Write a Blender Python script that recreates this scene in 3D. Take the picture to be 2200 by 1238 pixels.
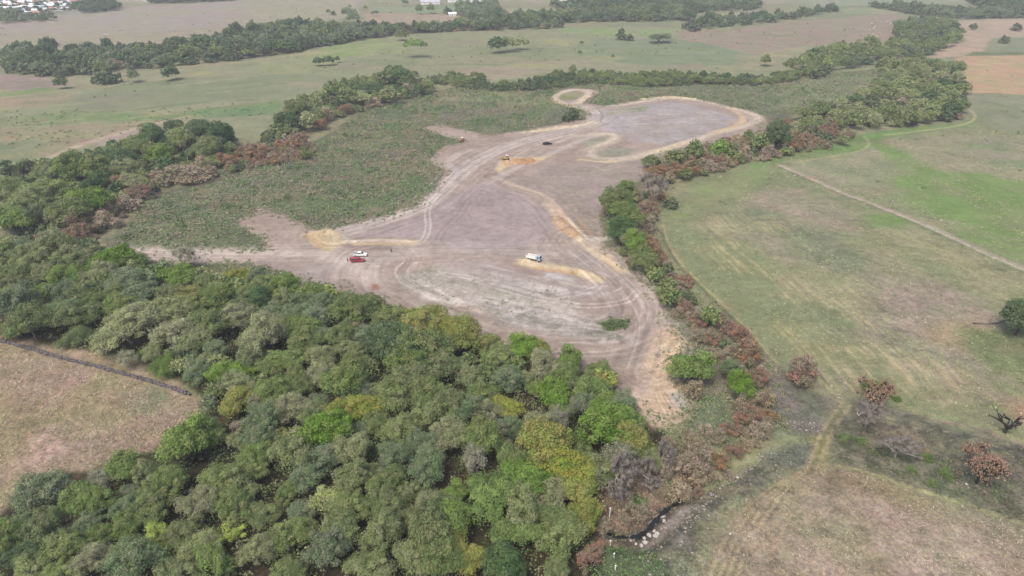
import bpy, math, random
import numpy as np
R_ = math.radians
for o in list(bpy.data.objects): bpy.data.objects.remove(o)
scn = bpy.context.scene
COL = scn.collection
rng = np.random.default_rng(7)
random.seed(7)

# ------------------------------------------------------------------ camera
CAM_H, PITCH, FPX = 111.0, R_(28.0), 1465.0      # height (m), look-down angle, focal length in photo pixels
CP, SP = math.cos(PITCH), math.sin(PITCH)
cam = bpy.data.cameras.new('camera'); camo = bpy.data.objects.new('camera', cam); COL.objects.link(camo)
camo.location = (0, 0, CAM_H); camo.rotation_euler = (math.pi / 2 - PITCH, 0, 0)
cam.sensor_width = 36.0; cam.lens = 36.0 * FPX / 2200.0
cam.clip_start = 1.0; cam.clip_end = 60000.0
scn.camera = camo

# ------------------------------------------------------------------ sky, sun, exposure
SUN_EL, SUN_AZ = R_(58), R_(215)                 # azimuth from +Y clockwise
w = bpy.data.worlds.new('World'); scn.world = w; w.use_nodes = True
nt = w.node_tree; bg = nt.nodes['Background']
sky = nt.nodes.new('ShaderNodeTexSky'); sky.sky_type = 'NISHITA'; sky.sun_disc = False
sky.sun_elevation = SUN_EL; sky.sun_rotation = SUN_AZ
sky.altitude = 400; sky.air_density = 1.0; sky.dust_density = 7.0; sky.ozone_density = 0.6
nt.links.new(sky.outputs[0], bg.inputs[0]); bg.inputs[1].default_value = 0.125
sl = bpy.data.lights.new('sun', 'SUN'); so = bpy.data.objects.new('sun', sl); COL.objects.link(so)
sl.energy = 1.4; sl.angle = R_(24); sl.color = (1.0, 0.95, 0.90)
so.rotation_euler = (math.pi / 2 - SUN_EL, 0, math.pi - SUN_AZ)   # lamp looks down -Z
so.location = (-60, -80, 200)
scn.view_settings.view_transform = 'Standard'; scn.view_settings.look = 'None'
scn.view_settings.gamma = 1.0; scn.view_settings.exposure = 0.95
scn.cycles.max_bounces = 5; scn.cycles.diffuse_bounces = 3; scn.cycles.glossy_bounces = 2
scn.cycles.transmission_bounces = 3; scn.cycles.volume_bounces = 0; scn.cycles.transparent_max_bounces = 4
scn.cycles.use_denoising = True

# ------------------------------------------------------------------ helpers
KEXP = (1.83, 1.78, 1.88)     # how bright white paper renders, per channel: display colour / KEXP = surface colour
def lin(c):
    c = np.asarray(c, float) / 255.0
    return np.where(c <= 0.04045, c / 12.92, ((c + 0.055) / 1.055) ** 2.4)
KLEAF = np.array((0.86, 0.82, 0.92))
def AL(*c):
    """the same for foliage, which shades itself"""
    return np.clip(lin(c) / KLEAF, 0.003, 0.9)
def A(*c):
    """surface colour of something seen as this sRGB colour under the overcast light"""
    return np.clip(lin(c) / np.array(KEXP), 0.003, 0.9)
def at(x, y, z=0.0):
    """photo position -> world point on the plane at height z"""
    u = (np.asarray(x, float) - 1100.0) / FPX; v = (np.asarray(y, float) - 619.0) / FPX
    t = (CAM_H - z) / (SP + CP * v)
    return u * t, (CP - SP * v) * t
def depth_at(y, z=0.0):
    return (CAM_H - z) / (SP + CP * (y - 619.0) / FPX)
def to_px(X, Y, Z):
    """world -> photo pixels (used for sorting and naming only)"""
    dz = Z - CAM_H
    f = Y * CP - dz * SP; d = -Y * SP - dz * CP
    return 1100 + FPX * X / f, 619 + FPX * d / f

def _h(ix, iy, s):
    n = (ix.astype(np.int64) * 374761393 + iy.astype(np.int64) * 668265263 + s * 1442695041) & 0x7fffffff
    n = ((n ^ (n >> 13)) * 1274126177) & 0x7fffffff
    n = (n ^ (n >> 16)) & 0xffff
    return n / 65535.0
def vnoise(x, y, s=0):
    ix = np.floor(x); iy = np.floor(y); fx = x - ix; fy = y - iy
    ix = ix.astype(np.int64); iy = iy.astype(np.int64)
    fx = fx * fx * (3 - 2 * fx); fy = fy * fy * (3 - 2 * fy)
    a = _h(ix, iy, s); b = _h(ix + 1, iy, s); c = _h(ix, iy + 1, s); d = _h(ix + 1, iy + 1, s)
    return (a + (b - a) * fx) * (1 - fy) + (c + (d - c) * fx) * fy
def fbm(x, y, size, s=0, octs=4, gain=0.5):
    """fractal noise in 0..1, biggest feature `size` metres"""
    f = 1.0 / size; a = 1.0; tot = 0.0; r = 0.0
    c, sn = 0.8, 0.6
    for o in range(octs):
        r = r + a * vnoise(x * f + 13.7 * o, y * f - 7.3 * o, s + o * 17); tot += a
        x, y = c * x - sn * y, sn * x + c * y
        f *= 2.03; a *= gain
    return r / tot
def sstep(a, b, t):
    t = np.clip((t - a) / (b - a), 0, 1); return t * t * (3 - 2 * t)

def seg_dist(px, py, ax, ay, bx, by):
    dx, dy = bx - ax, by - ay
    L = dx * dx + dy * dy + 1e-9
    t = np.clip(((px - ax) * dx + (py - ay) * dy) / L, 0, 1)
    return np.hypot(px - ax - t * dx, py - ay - t * dy)
def inside(px, py, xs, ys):
    r = np.zeros(px.shape, bool); n = len(xs); j = n - 1
    for i in range(n):
        c = ((ys[i] > py) != (ys[j] > py))
        xx = (xs[j] - xs[i]) * (py - ys[i]) / (ys[j] - ys[i] + 1e-12) + xs[i]
        r ^= c & (px < xx); j = i
    return r
def world_pts(pts):
    a = np.array(pts, float); x, y = at(a[:, 0], a[:, 1]); return x, y
def smooth_line(pts, n=3):
    """Chaikin corner cutting of an open line"""
    p = np.array(pts, float)
    for _ in range(n):
        q = [p[0]]
        for i in range(len(p) - 1):
            q += [0.75 * p[i] + 0.25 * p[i + 1], 0.25 * p[i] + 0.75 * p[i + 1]]
        q.append(p[-1]); p = np.array(q)
    return p

# ------------------------------------------------------------------ materials
def newmat(name):
    m = bpy.data.materials.new(name); m.use_nodes = True
    nt = m.node_tree; b = nt.nodes['Principled BSDF']
    b.inputs['Roughness'].default_value = 0.9
    b.inputs['Specular IOR Level'].default_value = 0.15
    return m, nt, b
def nmath(nt, op, a, b=None, c=None):
    n = nt.nodes.new('ShaderNodeMath'); n.operation = op
    for i, v in enumerate((a, b, c)):
        if v is None: continue
        if isinstance(v, (int, float)): n.inputs[i].default_value = v
        else: nt.links.new(v, n.inputs[i])
    return n.outputs[0]
def noise(nt, vec, scale, detail=3, rough=0.6):
    n = nt.nodes.new('ShaderNodeTexNoise'); n.inputs['Scale'].default_value = scale
    n.inputs['Detail'].default_value = detail; n.inputs['Roughness'].default_value = rough
    nt.links.new(vec, n.inputs['Vector']); return n.outputs['Fac']
def maprange(nt, v, a, b, c, d):
    n = nt.nodes.new('ShaderNodeMapRange'); nt.links.new(v, n.inputs[0])
    for i, q in enumerate((a, b, c, d)): n.inputs[i + 1].default_value = q
    return n.outputs[0]
def mix(nt, f, a, b, mode='MIX'):
    n = nt.nodes.new('ShaderNodeMix'); n.data_type = 'RGBA'; n.blend_type = mode
    if isinstance(f, (int, float)): n.inputs[0].default_value = f
    else: nt.links.new(f, n.inputs[0])
    for i, v in ((6, a), (7, b)):
        if hasattr(v, 'links'): nt.links.new(v, n.inputs[i])
        else: n.inputs[i].default_value = (*v[:3], 1)
    return n.outputs[2]
def attr(nt, name):
    n = nt.nodes.new('ShaderNodeAttribute'); n.attribute_name = name; return n
def coords(nt, kind='Object'):
    return nt.nodes.new('ShaderNodeTexCoord').outputs[kind]

def mesh_from(name, V, F, mat=None, col=None, fcol=None, smooth=False):
    """V (n,3); F (m,k) array of equal-size faces"""
    me = bpy.data.meshes.new(name)
    V = np.ascontiguousarray(V, np.float32); F = np.ascontiguousarray(F, np.int32)
    m, k = F.shape
    me.vertices.add(len(V)); me.vertices.foreach_set('co', V.ravel())
    me.loops.add(m * k); me.loops.foreach_set('vertex_index', F.ravel())
    me.polygons.add(m); me.polygons.foreach_set('loop_start', np.arange(0, m * k, k, dtype=np.int32))
    if smooth: me.polygons.foreach_set('use_smooth', np.ones(m, bool))
    me.update(calc_edges=True)
    if col is not None:
        a = me.attributes.new('tint', 'FLOAT_COLOR', 'POINT')
        c = np.ones((len(V), 4), np.float32); c[:, :3] = col
        a.data.foreach_set('color', c.ravel())
    if fcol is not None:
        a = me.attributes.new('tint', 'FLOAT_COLOR', 'FACE' if False else 'POINT')
        c = np.ones((len(V), 4), np.float32); c[:, :3] = fcol
        a.data.foreach_set('color', c.ravel())
    if mat: me.materials.append(mat)
    return me
def tag(o, label=None, cat=None, group=None, kind=None):
    if label: o['label'] = label
    if cat: o['category'] = cat
    if group: o['group'] = group
    if kind: o['kind'] = kind
    return o
def link(name, data, parent=None, loc=None, rz=0.0):
    o = bpy.data.objects.new(name, data); COL.objects.link(o)
    if parent is not None: o.parent = parent
    if loc is not None: o.location = loc
    o.rotation_euler = (0, 0, rz)
    return o
def thing(name, label, cat, loc, rz=0.0, group=None):
    o = link(name, None, loc=loc, rz=rz); o.empty_display_size = 0.5
    return tag(o, label, cat, group)
# ================================================================== GROUND
# outlines are traced as photo positions and laid out on the ground plane in metres
DIRT = [(270,538),(430,536),(540,540),(575,531),(560,512),(545,505),(508,474),(545,462),(555,443),(600,458),(650,480),(680,495),(730,486),(800,470),
 (860,457),(905,438),(935,405),(960,372),(950,360),(925,345),(930,328),(960,312),(1000,305),(950,292),(903,277),(940,268),(1000,280),(1050,291),(1130,280),
 (1180,270),(1240,260),(1262,248),(1255,236),(1225,228),(1188,221),(1181,210),(1200,195),(1232,189),(1265,191),(1290,199),(1278,206),(1255,221),(1300,227),
 (1380,215),(1440,207),(1500,213),(1560,229),(1612,236),(1642,250),(1648,268),(1620,287),(1560,303),(1500,314),(1440,328),(1400,345),(1385,378),(1330,408),
 (1295,430),(1290,470),(1305,530),(1340,575),(1400,615),(1432,665),(1450,710),(1482,745),(1446,768),(1442,800),(1474,850),(1481,890),(1466,915),(1400,915),
 (1365,885),(1330,850),(1290,810),(1200,780),(1100,760),(1020,740),(950,700),(870,675),(820,650),(770,632),(700,612),(620,592),(560,574),(500,566),(430,566),(350,561),(270,549)]
WOOD = [(-80,505),(0,512),(60,508),(140,516),(200,520),(235,536),(300,545),(345,560),(380,570),(420,562),(470,572),(560,590),(650,615),(720,628),(800,640),(850,662),(930,668),(1000,695),
 (1060,735),(1140,742),(1200,757),(1260,785),(1310,800),(1335,830),(1372,875),(1392,905),(1425,925),(1440,965),(1400,1000),(1330,1010),(1300,1060),(1285,1120),
 (1262,1160),(1290,1200),(1295,1330),(-80,1330),(-80,1150),(0,1110),(40,1060),(110,1020),(230,1015),(270,985),(350,962),(385,915),(450,885),(445,858),(400,825),(320,795),(280,762),
 (200,752),(150,745),(100,740),(40,722),(-80,705)]
SCRUB = [(225,530),(300,440),(345,412),(460,390),(480,362),(600,332),(690,298),(760,243),(860,213),(930,198),(1000,178),(1190,185),(1290,160),(1640,176),(1760,160),(1880,150),
 (1870,205),(1780,230),(1705,245),(1660,275),(1560,330),(1440,340),(1380,420),(1300,470),(1340,570),(1000,500),(560,560),(430,545)]
GULLY = smooth_line([(1600,985),(1540,1025),(1475,1065),(1440,1090),(1410,1112),(1385,1142),(1365,1156),(1320,1150),(1270,1130),(1225,1110)], 2)
GWX, GWY = at(GULLY[:, 0], GULLY[:, 1])
STREAM = smooth_line([(1496,1052),(1470,1066),(1445,1086),(1425,1100),(1408,1118),(1388,1142),(1365,1156),(1320,1152),(1270,1130)], 2)
SWX, SWY = at(STREAM[:, 0], STREAM[:, 1], -1.9)
def line_dist(X, Y, lx, ly, lim):
    m = (X > lx.min() - lim) & (X < lx.max() + lim) & (Y > ly.min() - lim) & (Y < ly.max() + lim)
    d = np.full(X.shape, 1e6)
    if m.any():
        x, y = X[m], Y[m]; dd = np.full(x.shape, 1e6)
        for i in range(len(lx) - 1):
            dd = np.minimum(dd, seg_dist(x, y, lx[i], ly[i], lx[i + 1], ly[i + 1]))
        d[m] = dd
    return d
# heaps and berms of pushed-up earth: (line, half width m, height m)
BERMS = [([(1128,562),(1160,571),(1210,577),(1250,586),(1280,598)], 2.6, 1.1), ([(750,519),(830,516),(900,521)], 2.2, .6),
 ([(1132,285),(1170,279),(1200,274),(1245,270)], 2.5, .9), ([(1380,214),(1440,208),(1495,213)], 3, .8), ([(1360,336),(1430,318),(1500,300)], 2.5, .8),
 ([(1195,470),(1245,512)], 3, .8), ([(1075,348),(1140,344)], 4, 1.3), ([(660,505),(715,495),(735,520)], 3, .7), ([(1400,905),(1460,905)], 3, .9), ([(1455,735),(1470,750)], 2.5, .9)]
BERMS = [(world_pts(smooth_line(p, 2)), w_, h_) for p, w_, h_ in BERMS]
def ground_z(X, Y):
    X = np.asarray(X, float); Y = np.asarray(Y, float)
    z = (fbm(X, Y, 60, 3, 3) - .5) * 1.0 + (fbm(X, Y, 7, 5, 3) - .5) * .35
    d = line_dist(X, Y, GWX, GWY, 14)
    d = d + (fbm(X, Y, 4, 9, 3) - .5) * 3
    z = z - 2.3 * (1 - sstep(0.8, 6.5, d))
    for (lx, ly), w_, h_ in BERMS:
        d = line_dist(X, Y, lx, ly, w_ * 2)
        z = z + h_ * (1 - sstep(0, w_, d + (fbm(X, Y, 2.5, 11, 2) - .5) * w_))
    return z

NV, NU = 1000, 980
v = np.linspace(0.47, -0.497, NV)
t = CAM_H / (SP + CP * v)
ys = (CP - SP * v) * t
ys = np.concatenate([np.array([-900, -300, -100, -30, 0, 15, 28]), ys[ys > 32], ys[-1] * np.array([1.08, 1.2, 1.4, 1.8, 2.5, 3.2])])
us = np.concatenate([[-30, -12, -6, -3.2, -2, -1.4, -1.1, -.95, -.87], np.linspace(-.82, .82, NU), [.87, .95, 1.1, 1.4, 2, 3.2, 6, 12, 30]])
tt = np.maximum(CP * ys + CAM_H * SP, 45)
X = np.clip(us[None, :] * tt[:, None], -9000 + us[None, :], 9000 + us[None, :]); Y = np.repeat(ys[:, None], len(us), 1)
nr, nc = X.shape
X = X.ravel(); Y = Y.ravel()
Z = ground_z(X, Y)
# slow and quick wandering used to roughen every outline
wx = (fbm(X, Y, 22, 21, 4, .55) - .5); wy = (fbm(X, Y, 22, 31, 4, .55) - .5)
n1 = fbm(X, Y, 3.0, 41, 3, .6); n2 = fbm(X, Y, 14, 51, 4, .6); n3 = fbm(X, Y, 70, 61, 4, .55); n4 = fbm(X + 900, Y, 1.3, 71, 2, .6)
C = np.empty((len(X), 3)); G = np.full(len(X), .6)     # colour, grain strength

def mottled(ca, cb, nz=None, lo=.35, hi=.65):
    f = sstep(lo, hi, n2 if nz is None else nz)[:, None]
    return A(*ca)[None] * (1 - f) + A(*cb)[None] * f
def poly_mask(pts, soft, warp):
    lx, ly = world_pts(pts)
    pad = soft + warp + 2
    m = np.nonzero((X > lx.min() - pad) & (X < lx.max() + pad) & (Y > ly.min() - pad) & (Y < ly.max() + pad))[0]
    x = X[m] + wx[m] * warp * 2; y = Y[m] + wy[m] * warp * 2
    d = np.full(x.shape, 1e6); n = len(lx)
    for i in range(n):
        j = (i + 1) % n; d = np.minimum(d, seg_dist(x, y, lx[i], ly[i], lx[j], ly[j]))
    d = np.where(inside(x, y, lx, ly), d, -d)
    return m, sstep(-soft, soft, d)
def paint(pts, ca, cb=None, soft=1.0, warp=3.0, grain=None, amt=1.0, nz=None, lo=.35, hi=.65, broken=None):
    m, f = poly_mask(pts, soft, warp)
    f = f * amt
    if broken is not None: f = f * sstep(broken - .12, broken + .12, (n2 if nz is None else nz)[m])
    cb = cb or ca
    q = sstep(lo, hi, (n2 if nz is None else nz)[m])[:, None]
    c = A(*ca)[None] * (1 - q) + A(*cb)[None] * q
    C[m] = C[m] * (1 - f[:, None]) + c * f[:, None]
    if grain is not None: G[m] = G[m] * (1 - f) + grain * f
def stroke(pts, width, ca, soft=None, warp=.6, amt=1.0, offs=0.0, broken=None, grain=None, nz=None, sm=2):
    p = smooth_line(pts, sm); lx, ly = at(p[:, 0], p[:, 1])
    if offs:
        dx = np.gradient(lx); dy = np.gradient(ly); L = np.hypot(dx, dy) + 1e-6
        lx, ly = lx - dy / L * offs, ly + dx / L * offs
    soft = width * .6 if soft is None else soft
    pad = width + soft + warp + 1
    m = np.nonzero((X > lx.min() - pad) & (X < lx.max() + pad) & (Y > ly.min() - pad) & (Y < ly.max() + pad))[0]
    if not len(m): return
    x = X[m] + wx[m] * warp * 2; y = Y[m] + wy[m] * warp * 2
    d = np.full(x.shape, 1e6)
    for i in range(len(lx) - 1): d = np.minimum(d, seg_dist(x, y, lx[i], ly[i], lx[i + 1], ly[i + 1]))
    f = (1 - sstep(width / 2 - soft / 2, width / 2 + soft / 2, d)) * amt
    if broken is not None: f = f * sstep(broken - .1, broken + .1, (n1 if nz is None else nz)[m])
    C[m] = C[m] * (1 - f[:, None]) + A(*ca)[None] * f[:, None]
    if grain is not None: G[m] = G[m] * (1 - f) + grain * f

# --- base
C[:] = mottled((150,148,118), (140,147,110), n3)
f = sstep(.5, .72, n2)[:, None] * .35; C[:] = C * (1 - f) + A(162,148,130) * f
far = Y > 1180
C[far] = (mottled((150,152,122), (168,158,138), n3))[far]
# --- far left
paint([(-100,52),(0,48),(90,42),(180,30),(260,17),(400,9),(520,1),(780,-14),(765,38),(620,50),(500,75),(420,92),(250,106),(-100,104)], (168,153,147), (164,157,138), 6, 6, .25, nz=n3)
paint([(-100,75),(0,72),(200,74),(420,66),(600,40),(620,50),(500,75),(420,92),(250,106),(-100,104)], (166,158,130), (163,152,134), 8, 8, .25, .8)
paint([(520,0),(760,-12),(765,36),(640,44),(560,40),(520,20)], (170,164,138), (158,154,130), 8, 8, .3)
paint([(-200,10),(0,12),(160,12),(240,26),(120,38),(-200,44)], (165,160,155), (135,140,120), 4, 4, .4)
paint([(780,30),(900,28),(1000,34),(1010,46),(900,52),(790,48)], (176,155,138), (168,155,132), 3, 4, .4)
paint([(800,16),(1000,14),(1010,28),(900,29),(800,28)], (136,158,112), (150,160,120), 3, 4, .3)
paint([(1000,18),(1130,18),(1250,24),(1200,36),(1060,34)], (170,165,140), (155,155,125), 3, 4, .3)
paint([(1460,62),(1500,40),(1560,28),(1650,28),(1700,20),(1640,44)], (150,160,118), (162,158,130), 3, 4, .3)
paint([(1790,20),(1960,12),(2000,18),(1990,28),(1900,30),(1820,30)], (140,160,110), (165,160,130), 3, 4, .3)
paint([(1650,5),(1800,-2),(2000,-6),(2200,-8),(2200,6),(1960,8),(1790,14)], (148,162,125), (160,160,135), 3, 4, .3)
# --- middle band of pasture
paint([(-100,168),(0,166),(330,150),(480,135),(640,112),(760,90),(900,70),(1060,62),(1200,55),(1460,60),(1560,62),(1700,48),(1920,40),(1930,90),(1790,95),(1700,152),
 (1440,152),(1180,155),(1060,180),(900,170),(860,140),(740,170),(590,235),(585,290),(500,300),(400,262),(-100,400)], (147,151,116), (154,152,124), 5, 5, .35, nz=n3)
paint([(-100,162),(0,160),(90,166),(170,181),(60,193),(-100,192)], (162,143,136), (150,135,125), 3, 4, .4)
paint([(-100,198),(0,197),(100,187),(125,196),(0,209),(-100,214)], (132,152,92), (145,150,100), 2, 3, .4)
paint([(-60,215),(100,200),(150,200),(130,225),(60,235),(-60,238)], (168,152,130), (150,146,116), 3, 4, .4)
paint([(150,215),(250,182),(420,167),(600,160),(735,165),(620,204),(350,233),(230,240),(170,235)], (143,146,116), (136,146,108), 3, 4, .2, nz=n3)
paint([(150,215),(190,200),(300,195),(330,205),(200,235)], (140,136,122), None, 8, 4, .3, .6)
paint([(-60,264),(130,240),(330,246),(600,214),(605,232),(420,253),(200,263),(-60,277)], (124,150,88), (140,146,100), 3, 3, .4)
paint([(425,240),(520,232),(600,226),(592,243),(520,252),(440,256)], (112,146,92), (124,148,98), 3, 2, .3)
paint([(-60,282),(150,268),(300,262),(400,252),(280,288),(120,330),(-60,372)], (152,148,116), (160,145,124), 3, 4, .5)
paint([(-60,320),(60,300),(110,310),(60,345),(-60,365)], (126,146,104), (146,146,112), 4, 4, .4)
paint([(200,300),(300,275),(320,288),(260,298),(210,318)], (172,154,146), None, 3, 3, .3)
stroke([(-60,392),(0,372),(110,338),(200,300),(310,272),(400,252)], 6, (192,174,154), warp=1.5, amt=.85)
stroke([(250,152),(330,144),(480,139),(600,124),(690,110),(745,92)], 4.5, (184,168,138), warp=2, amt=.8, broken=.35)
stroke([(0,240),(100,228),(160,204),(280,178),(420,166),(600,156),(700,146)], 2.2, (150,128,104), warp=1.5, amt=.6, broken=.4)
stroke([(140,237),(230,243),(330,232),(430,220),(600,212)], 2.2, (100,118,78), warp=1.5, amt=.7, broken=.35)
paint([(740,86),(800,82),(870,98),(870,114),(780,118),(690,132),(640,130)], (138,163,90), (152,160,108), 3, 4, .3)
stroke([(700,128),(760,112),(830,98),(870,90)], 2.5, (176,165,130), warp=1.5, amt=.6)
paint([(560,132),(700,118),(740,130),(700,150),(560,158)], (150,158,104), (156,156,122), 5, 5, .3)
paint([(980,150),(1120,140),(1180,150),(1100,170),(1020,172)], (170,156,136), (158,150,128), 4, 6, .4)
paint([(1230,86),(1460,84),(1600,104),(1580,140),(1400,142),(1240,122)], (132,148,112), (140,150,116), 5, 5, .2)
paint([(1200,60),(1470,64),(1470,76),(1340,80),(1205,72)], (140,166,96), (152,160,112), 3, 4, .3)
paint([(1440,66),(1560,66),(1700,48),(1925,28),(1930,88),(1790,92),(1640,120),(1560,102),(1460,84)], (164,144,132), (156,148,126), 4, 6, .5)
paint([(1640,112),(1700,104),(1745,94),(1700,130),(1645,150),(1585,147)], (170,160,130), (150,152,118), 3, 4, .5)
for k in range(7):
    y0 = 84 + k * 11
    stroke([(900 + 40 * k, y0), (1150 + 20 * k, y0 + 8), (1450, y0 + 3 + k)], 2.5, (160,160,118) if k % 2 else (128,146,98), warp=6, amt=.45, broken=.45)
sg = np.random.default_rng(55)
for k in range(150):                                  # cattle paths, old ridges, drains and strips of ranker grass
    x0 = sg.uniform(-60, 1900); y0 = sg.uniform(62, 300 - .1 * x0 if x0 < 700 else 165); L0 = sg.uniform(60, 260)
    sl_ = -.10 if x0 < 700 else .03
    c_ = [(172,160,132), (126,144,92), (152,134,116), (168,166,120), (112,128,90), (178,164,146)][sg.integers(0, 6)]
    stroke([(x0, y0), (x0 + L0 * .5, y0 + L0 * .5 * sl_ + sg.normal() * 2), (x0 + L0, y0 + L0 * sl_ + sg.normal() * 3)], sg.uniform(1.2, 5.0), c_, warp=5, amt=.55, broken=.40)
for k in range(40):
    x0 = sg.uniform(-40, 1900); y0 = sg.uniform(70, 290 - .1 * x0 if x0 < 700 else 160); a_ = sg.uniform(20, 70); b2 = sg.uniform(2.5, 8)
    c_ = [(166,152,134), (130,146,98), (158,142,130), (166,164,118)][sg.integers(0, 4)]
    paint([(x0 + a_ * math.cos(t_), y0 + b2 * math.sin(t_)) for t_ in np.linspace(0, 5.6, 8)], c_, None, 4, 9, .5, .55)
# --- right side
paint([(2060,44),(2330,38),(2330,84),(2120,118),(1990,124),(2005,100),(2072,90)], (190,166,148), (176,162,140), 2, 4, .4)
paint([(2130,82),(2330,74),(2330,112),(2110,112)], (150,150,124), (140,148,112), 3, 4, .4)
paint([(2052,124),(2100,117),(2330,117),(2330,210),(2070,199)], (196,162,136), (184,166,130), 2, 3, .3)
paint([(2090,112),(2200,112),(2330,114),(2330,119),(2070,120)], (120,132,92), None, 1.5, 1, .4)
RF = [(2068,200),(2330,210),(2330,1010),(2080,925),(1980,905),(1860,868),(1780,862),(1660,777),(1580,692),(1490,602),(1440,532),(1420,482),(1430,440),(1480,400),(1560,352),(1700,330),(1840,306),(1870,282),(2080,264),(2094,240)]
paint(RF, (140,147,108), (158,153,126), 2.0, 2.5, .6, nz=.5 * n2 + .5 * n3, lo=.42, hi=.62)
paint([(2060,205),(2330,215),(2330,300),(2180,290),(2060,240)], (140,146,112), (150,150,128), 5, 5, .4)
paint([(1600,404),(1680,398),(1760,424),(1835,458),(1845,498),(1770,502),(1690,470),(1610,440)], (170,152,142), (152,148,128), 8, 11, .6, .75)
paint([(1486,478),(1560,470),(1640,484),(1700,525),(1770,592),(1700,590),(1640,555),(1530,506)], (164,150,134), (150,148,124), 7, 9, .6, .8)
paint([(1640,468),(1760,500),(1880,566),(1850,600),(1760,590),(1680,530)], (128,134,112), (140,142,120), 9, 10, .7, .6)
paint([(1550,452),(1640,448),(1690,468),(1640,482),(1560,470)], (120,134,102), (136,144,112), 4, 4, .5, .7)
paint([(1895,382),(2020,368),(2330,400),(2330,540),(2180,560),(2110,540),(2040,480),(1940,432)], (126,158,80), (140,152,100), 5, 6, .3)
paint([(1850,300),(1900,310),(1990,350),(2060,392),(2000,412),(1900,345),(1840,318)], (126,158,82), (140,154,100), 4, 4, .3)
paint([(1862,460),(1920,456),(1966,474),(1950,492),(1880,486)], (124,156,80), (138,150,98), 3, 3, .3)
paint([(2060,290),(2160,300),(2330,330),(2330,370),(2140,360),(2060,330)], (156,150,130), (136,150,106), 5, 6, .4)
paint([(1690,362),(1770,336),(1870,318),(1930,352),(1905,402),(1800,402)], (160,156,132), (146,152,116), 4, 5, .4)
paint([(1600,352),(1700,332),(1850,288),(1940,275),(2080,262),(2090,242),(2102,252),(2085,270),(1900,296),(1860,325),(1720,344),(1620,362)], (120,158,84), (134,150,98), 2, 2, .5)
paint([(1500,402),(1600,362),(1680,356),(1640,392),(1540,430),(1470,470),(1440,470)], (138,154,98), (150,152,112), 4, 4, .3)
paint([(1440,480),(1530,520),(1640,590),(1760,720),(1800,800),(1700,775),(1600,690),(1500,596),(1450,530)], (140,150,108), (148,150,112), 4, 4, .5)
paint([(1850,590),(1980,588),(2120,645),(2200,715),(2330,780),(2330,860),(2180,820),(1960,790),(1880,720)], (164,150,138), (146,144,122), 6, 6, .7)
paint([(1990,690),(2080,668),(2100,700),(2070,745),(2000,730)], (172,154,124), (158,150,120), 7, 9, .6, .8)
paint([(2075,702),(2140,694),(2330,688),(2330,830),(2220,830),(2120,780),(2070,735)], (116,132,80), (136,140,98), 5, 8, .7, .85)
paint([(2120,846),(2200,850),(2330,880),(2330,930),(2190,900)], (176,140,116), (160,145,122), 4, 4, .6)
paint([(1960,760),(2060,770),(2160,830),(2120,880),(2000,850)], (134,140,104), (156,146,126), 6, 6, .6)
paint([(1690,790),(1800,800),(1860,830),(1840,862),(1780,862)], (160,146,136), (144,142,120), 4, 4, .6)
# straw rows left by the harvest: broken pale lines that follow the field
R1 = np.array([(1470,500),(1520,560),(1590,630),(1660,700),(1740,780),(1800,850)], float)
R2 = np.array([(1600,430),(1700,500),(1800,560),(1920,640),(2040,740),(2140,860)], float)
for k in range(40):
    q = (k + .8 * math.sin(k * 5.1)) / 39.0
    stroke(R1 * (1 - q) + R2 * q + np.array([14 * math.sin(k * 1.9), 8 * math.sin(k * 3.3)]), .5 + .22 * (k % 3), (196,182,150) if k % 2 else (176,170,126), soft=.5, warp=1.6 + 1.5 * q, amt=.6 - .2 * q, broken=.56 + .04 * math.sin(k * 2.7), nz=n2)
R3 = np.array([(1850,500),(1960,545),(2100,610),(2260,690)], float); R4 = np.array([(1950,500),(2060,545),(2180,600),(2300,650)], float)
for k in range(14):
    q = k / 13.0
    stroke(R3 * (1 - q) + R4 * q + np.array([0, 30 * math.sin(k * 2.0)]), .5, (176,170,130), soft=.5, warp=1.0, amt=.6, broken=.5, nz=n2)
for k in range(12):
    stroke([(1560 + 16 * k, 452 - 4 * k), (1600 + 16 * k, 420 - 2 * k)], .45, (190,170,158), soft=.4, warp=1, amt=.6, broken=.45)
for k in range(16):                                   # turning marks
    cx, cy = 1860 + 22 * (k % 5), 610 + 30 * (k // 5); r = 30 + 9 * k
    arc = [(cx + r * math.cos(a_), cy + .55 * r * math.sin(a_)) for a_ in np.linspace(-.4 + .2 * k, 1.2 + .2 * k, 7)]
    stroke(arc, .5, (184,172,158) if k % 2 else (118,126,104), soft=.4, warp=.8, amt=.55, broken=.48)
stroke([(1676,356),(1780,400),(1870,436),(1960,470),(2040,505),(2110,540),(2200,578),(2330,632)], 3.6, (176,160,148), warp=.8, amt=.9)
stroke([(1676,356),(1780,400),(1870,436),(1960,470),(2040,505),(2110,540),(2200,578),(2330,632)], 1.0, (208,196,188), warp=.5, amt=.85, offs=-.9, broken=.35)
stroke([(1676,362),(1780,406),(1870,442),(1960,477),(2040,513),(2110,548),(2200,586),(2330,640)], 1.2, (116,124,90), warp=.6, amt=.6, broken=.35)
stroke([(1424,480),(1432,520),(1462,566),(1540,640),(1600,700),(1640,750),(1668,778)], 1.1, (178,168,130), warp=.5, amt=.8, broken=.3)
stroke([(1420,490),(1428,526),(1458,572),(1536,646),(1596,706),(1636,756)], 1.2, (98,108,82), warp=.6, amt=.7, broken=.3)
stroke([(1855,292),(1868,304),(1864,318),(1840,328),(1760,342),(1700,352)], 1.6, (176,170,132), warp=.6, amt=.8, broken=.25)
stroke([(2082,236),(2096,246),(2090,262),(2040,274),(1980,280),(1900,290)], 1.8, (196,182,150), warp=.6, amt=.8, broken=.2)
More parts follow.
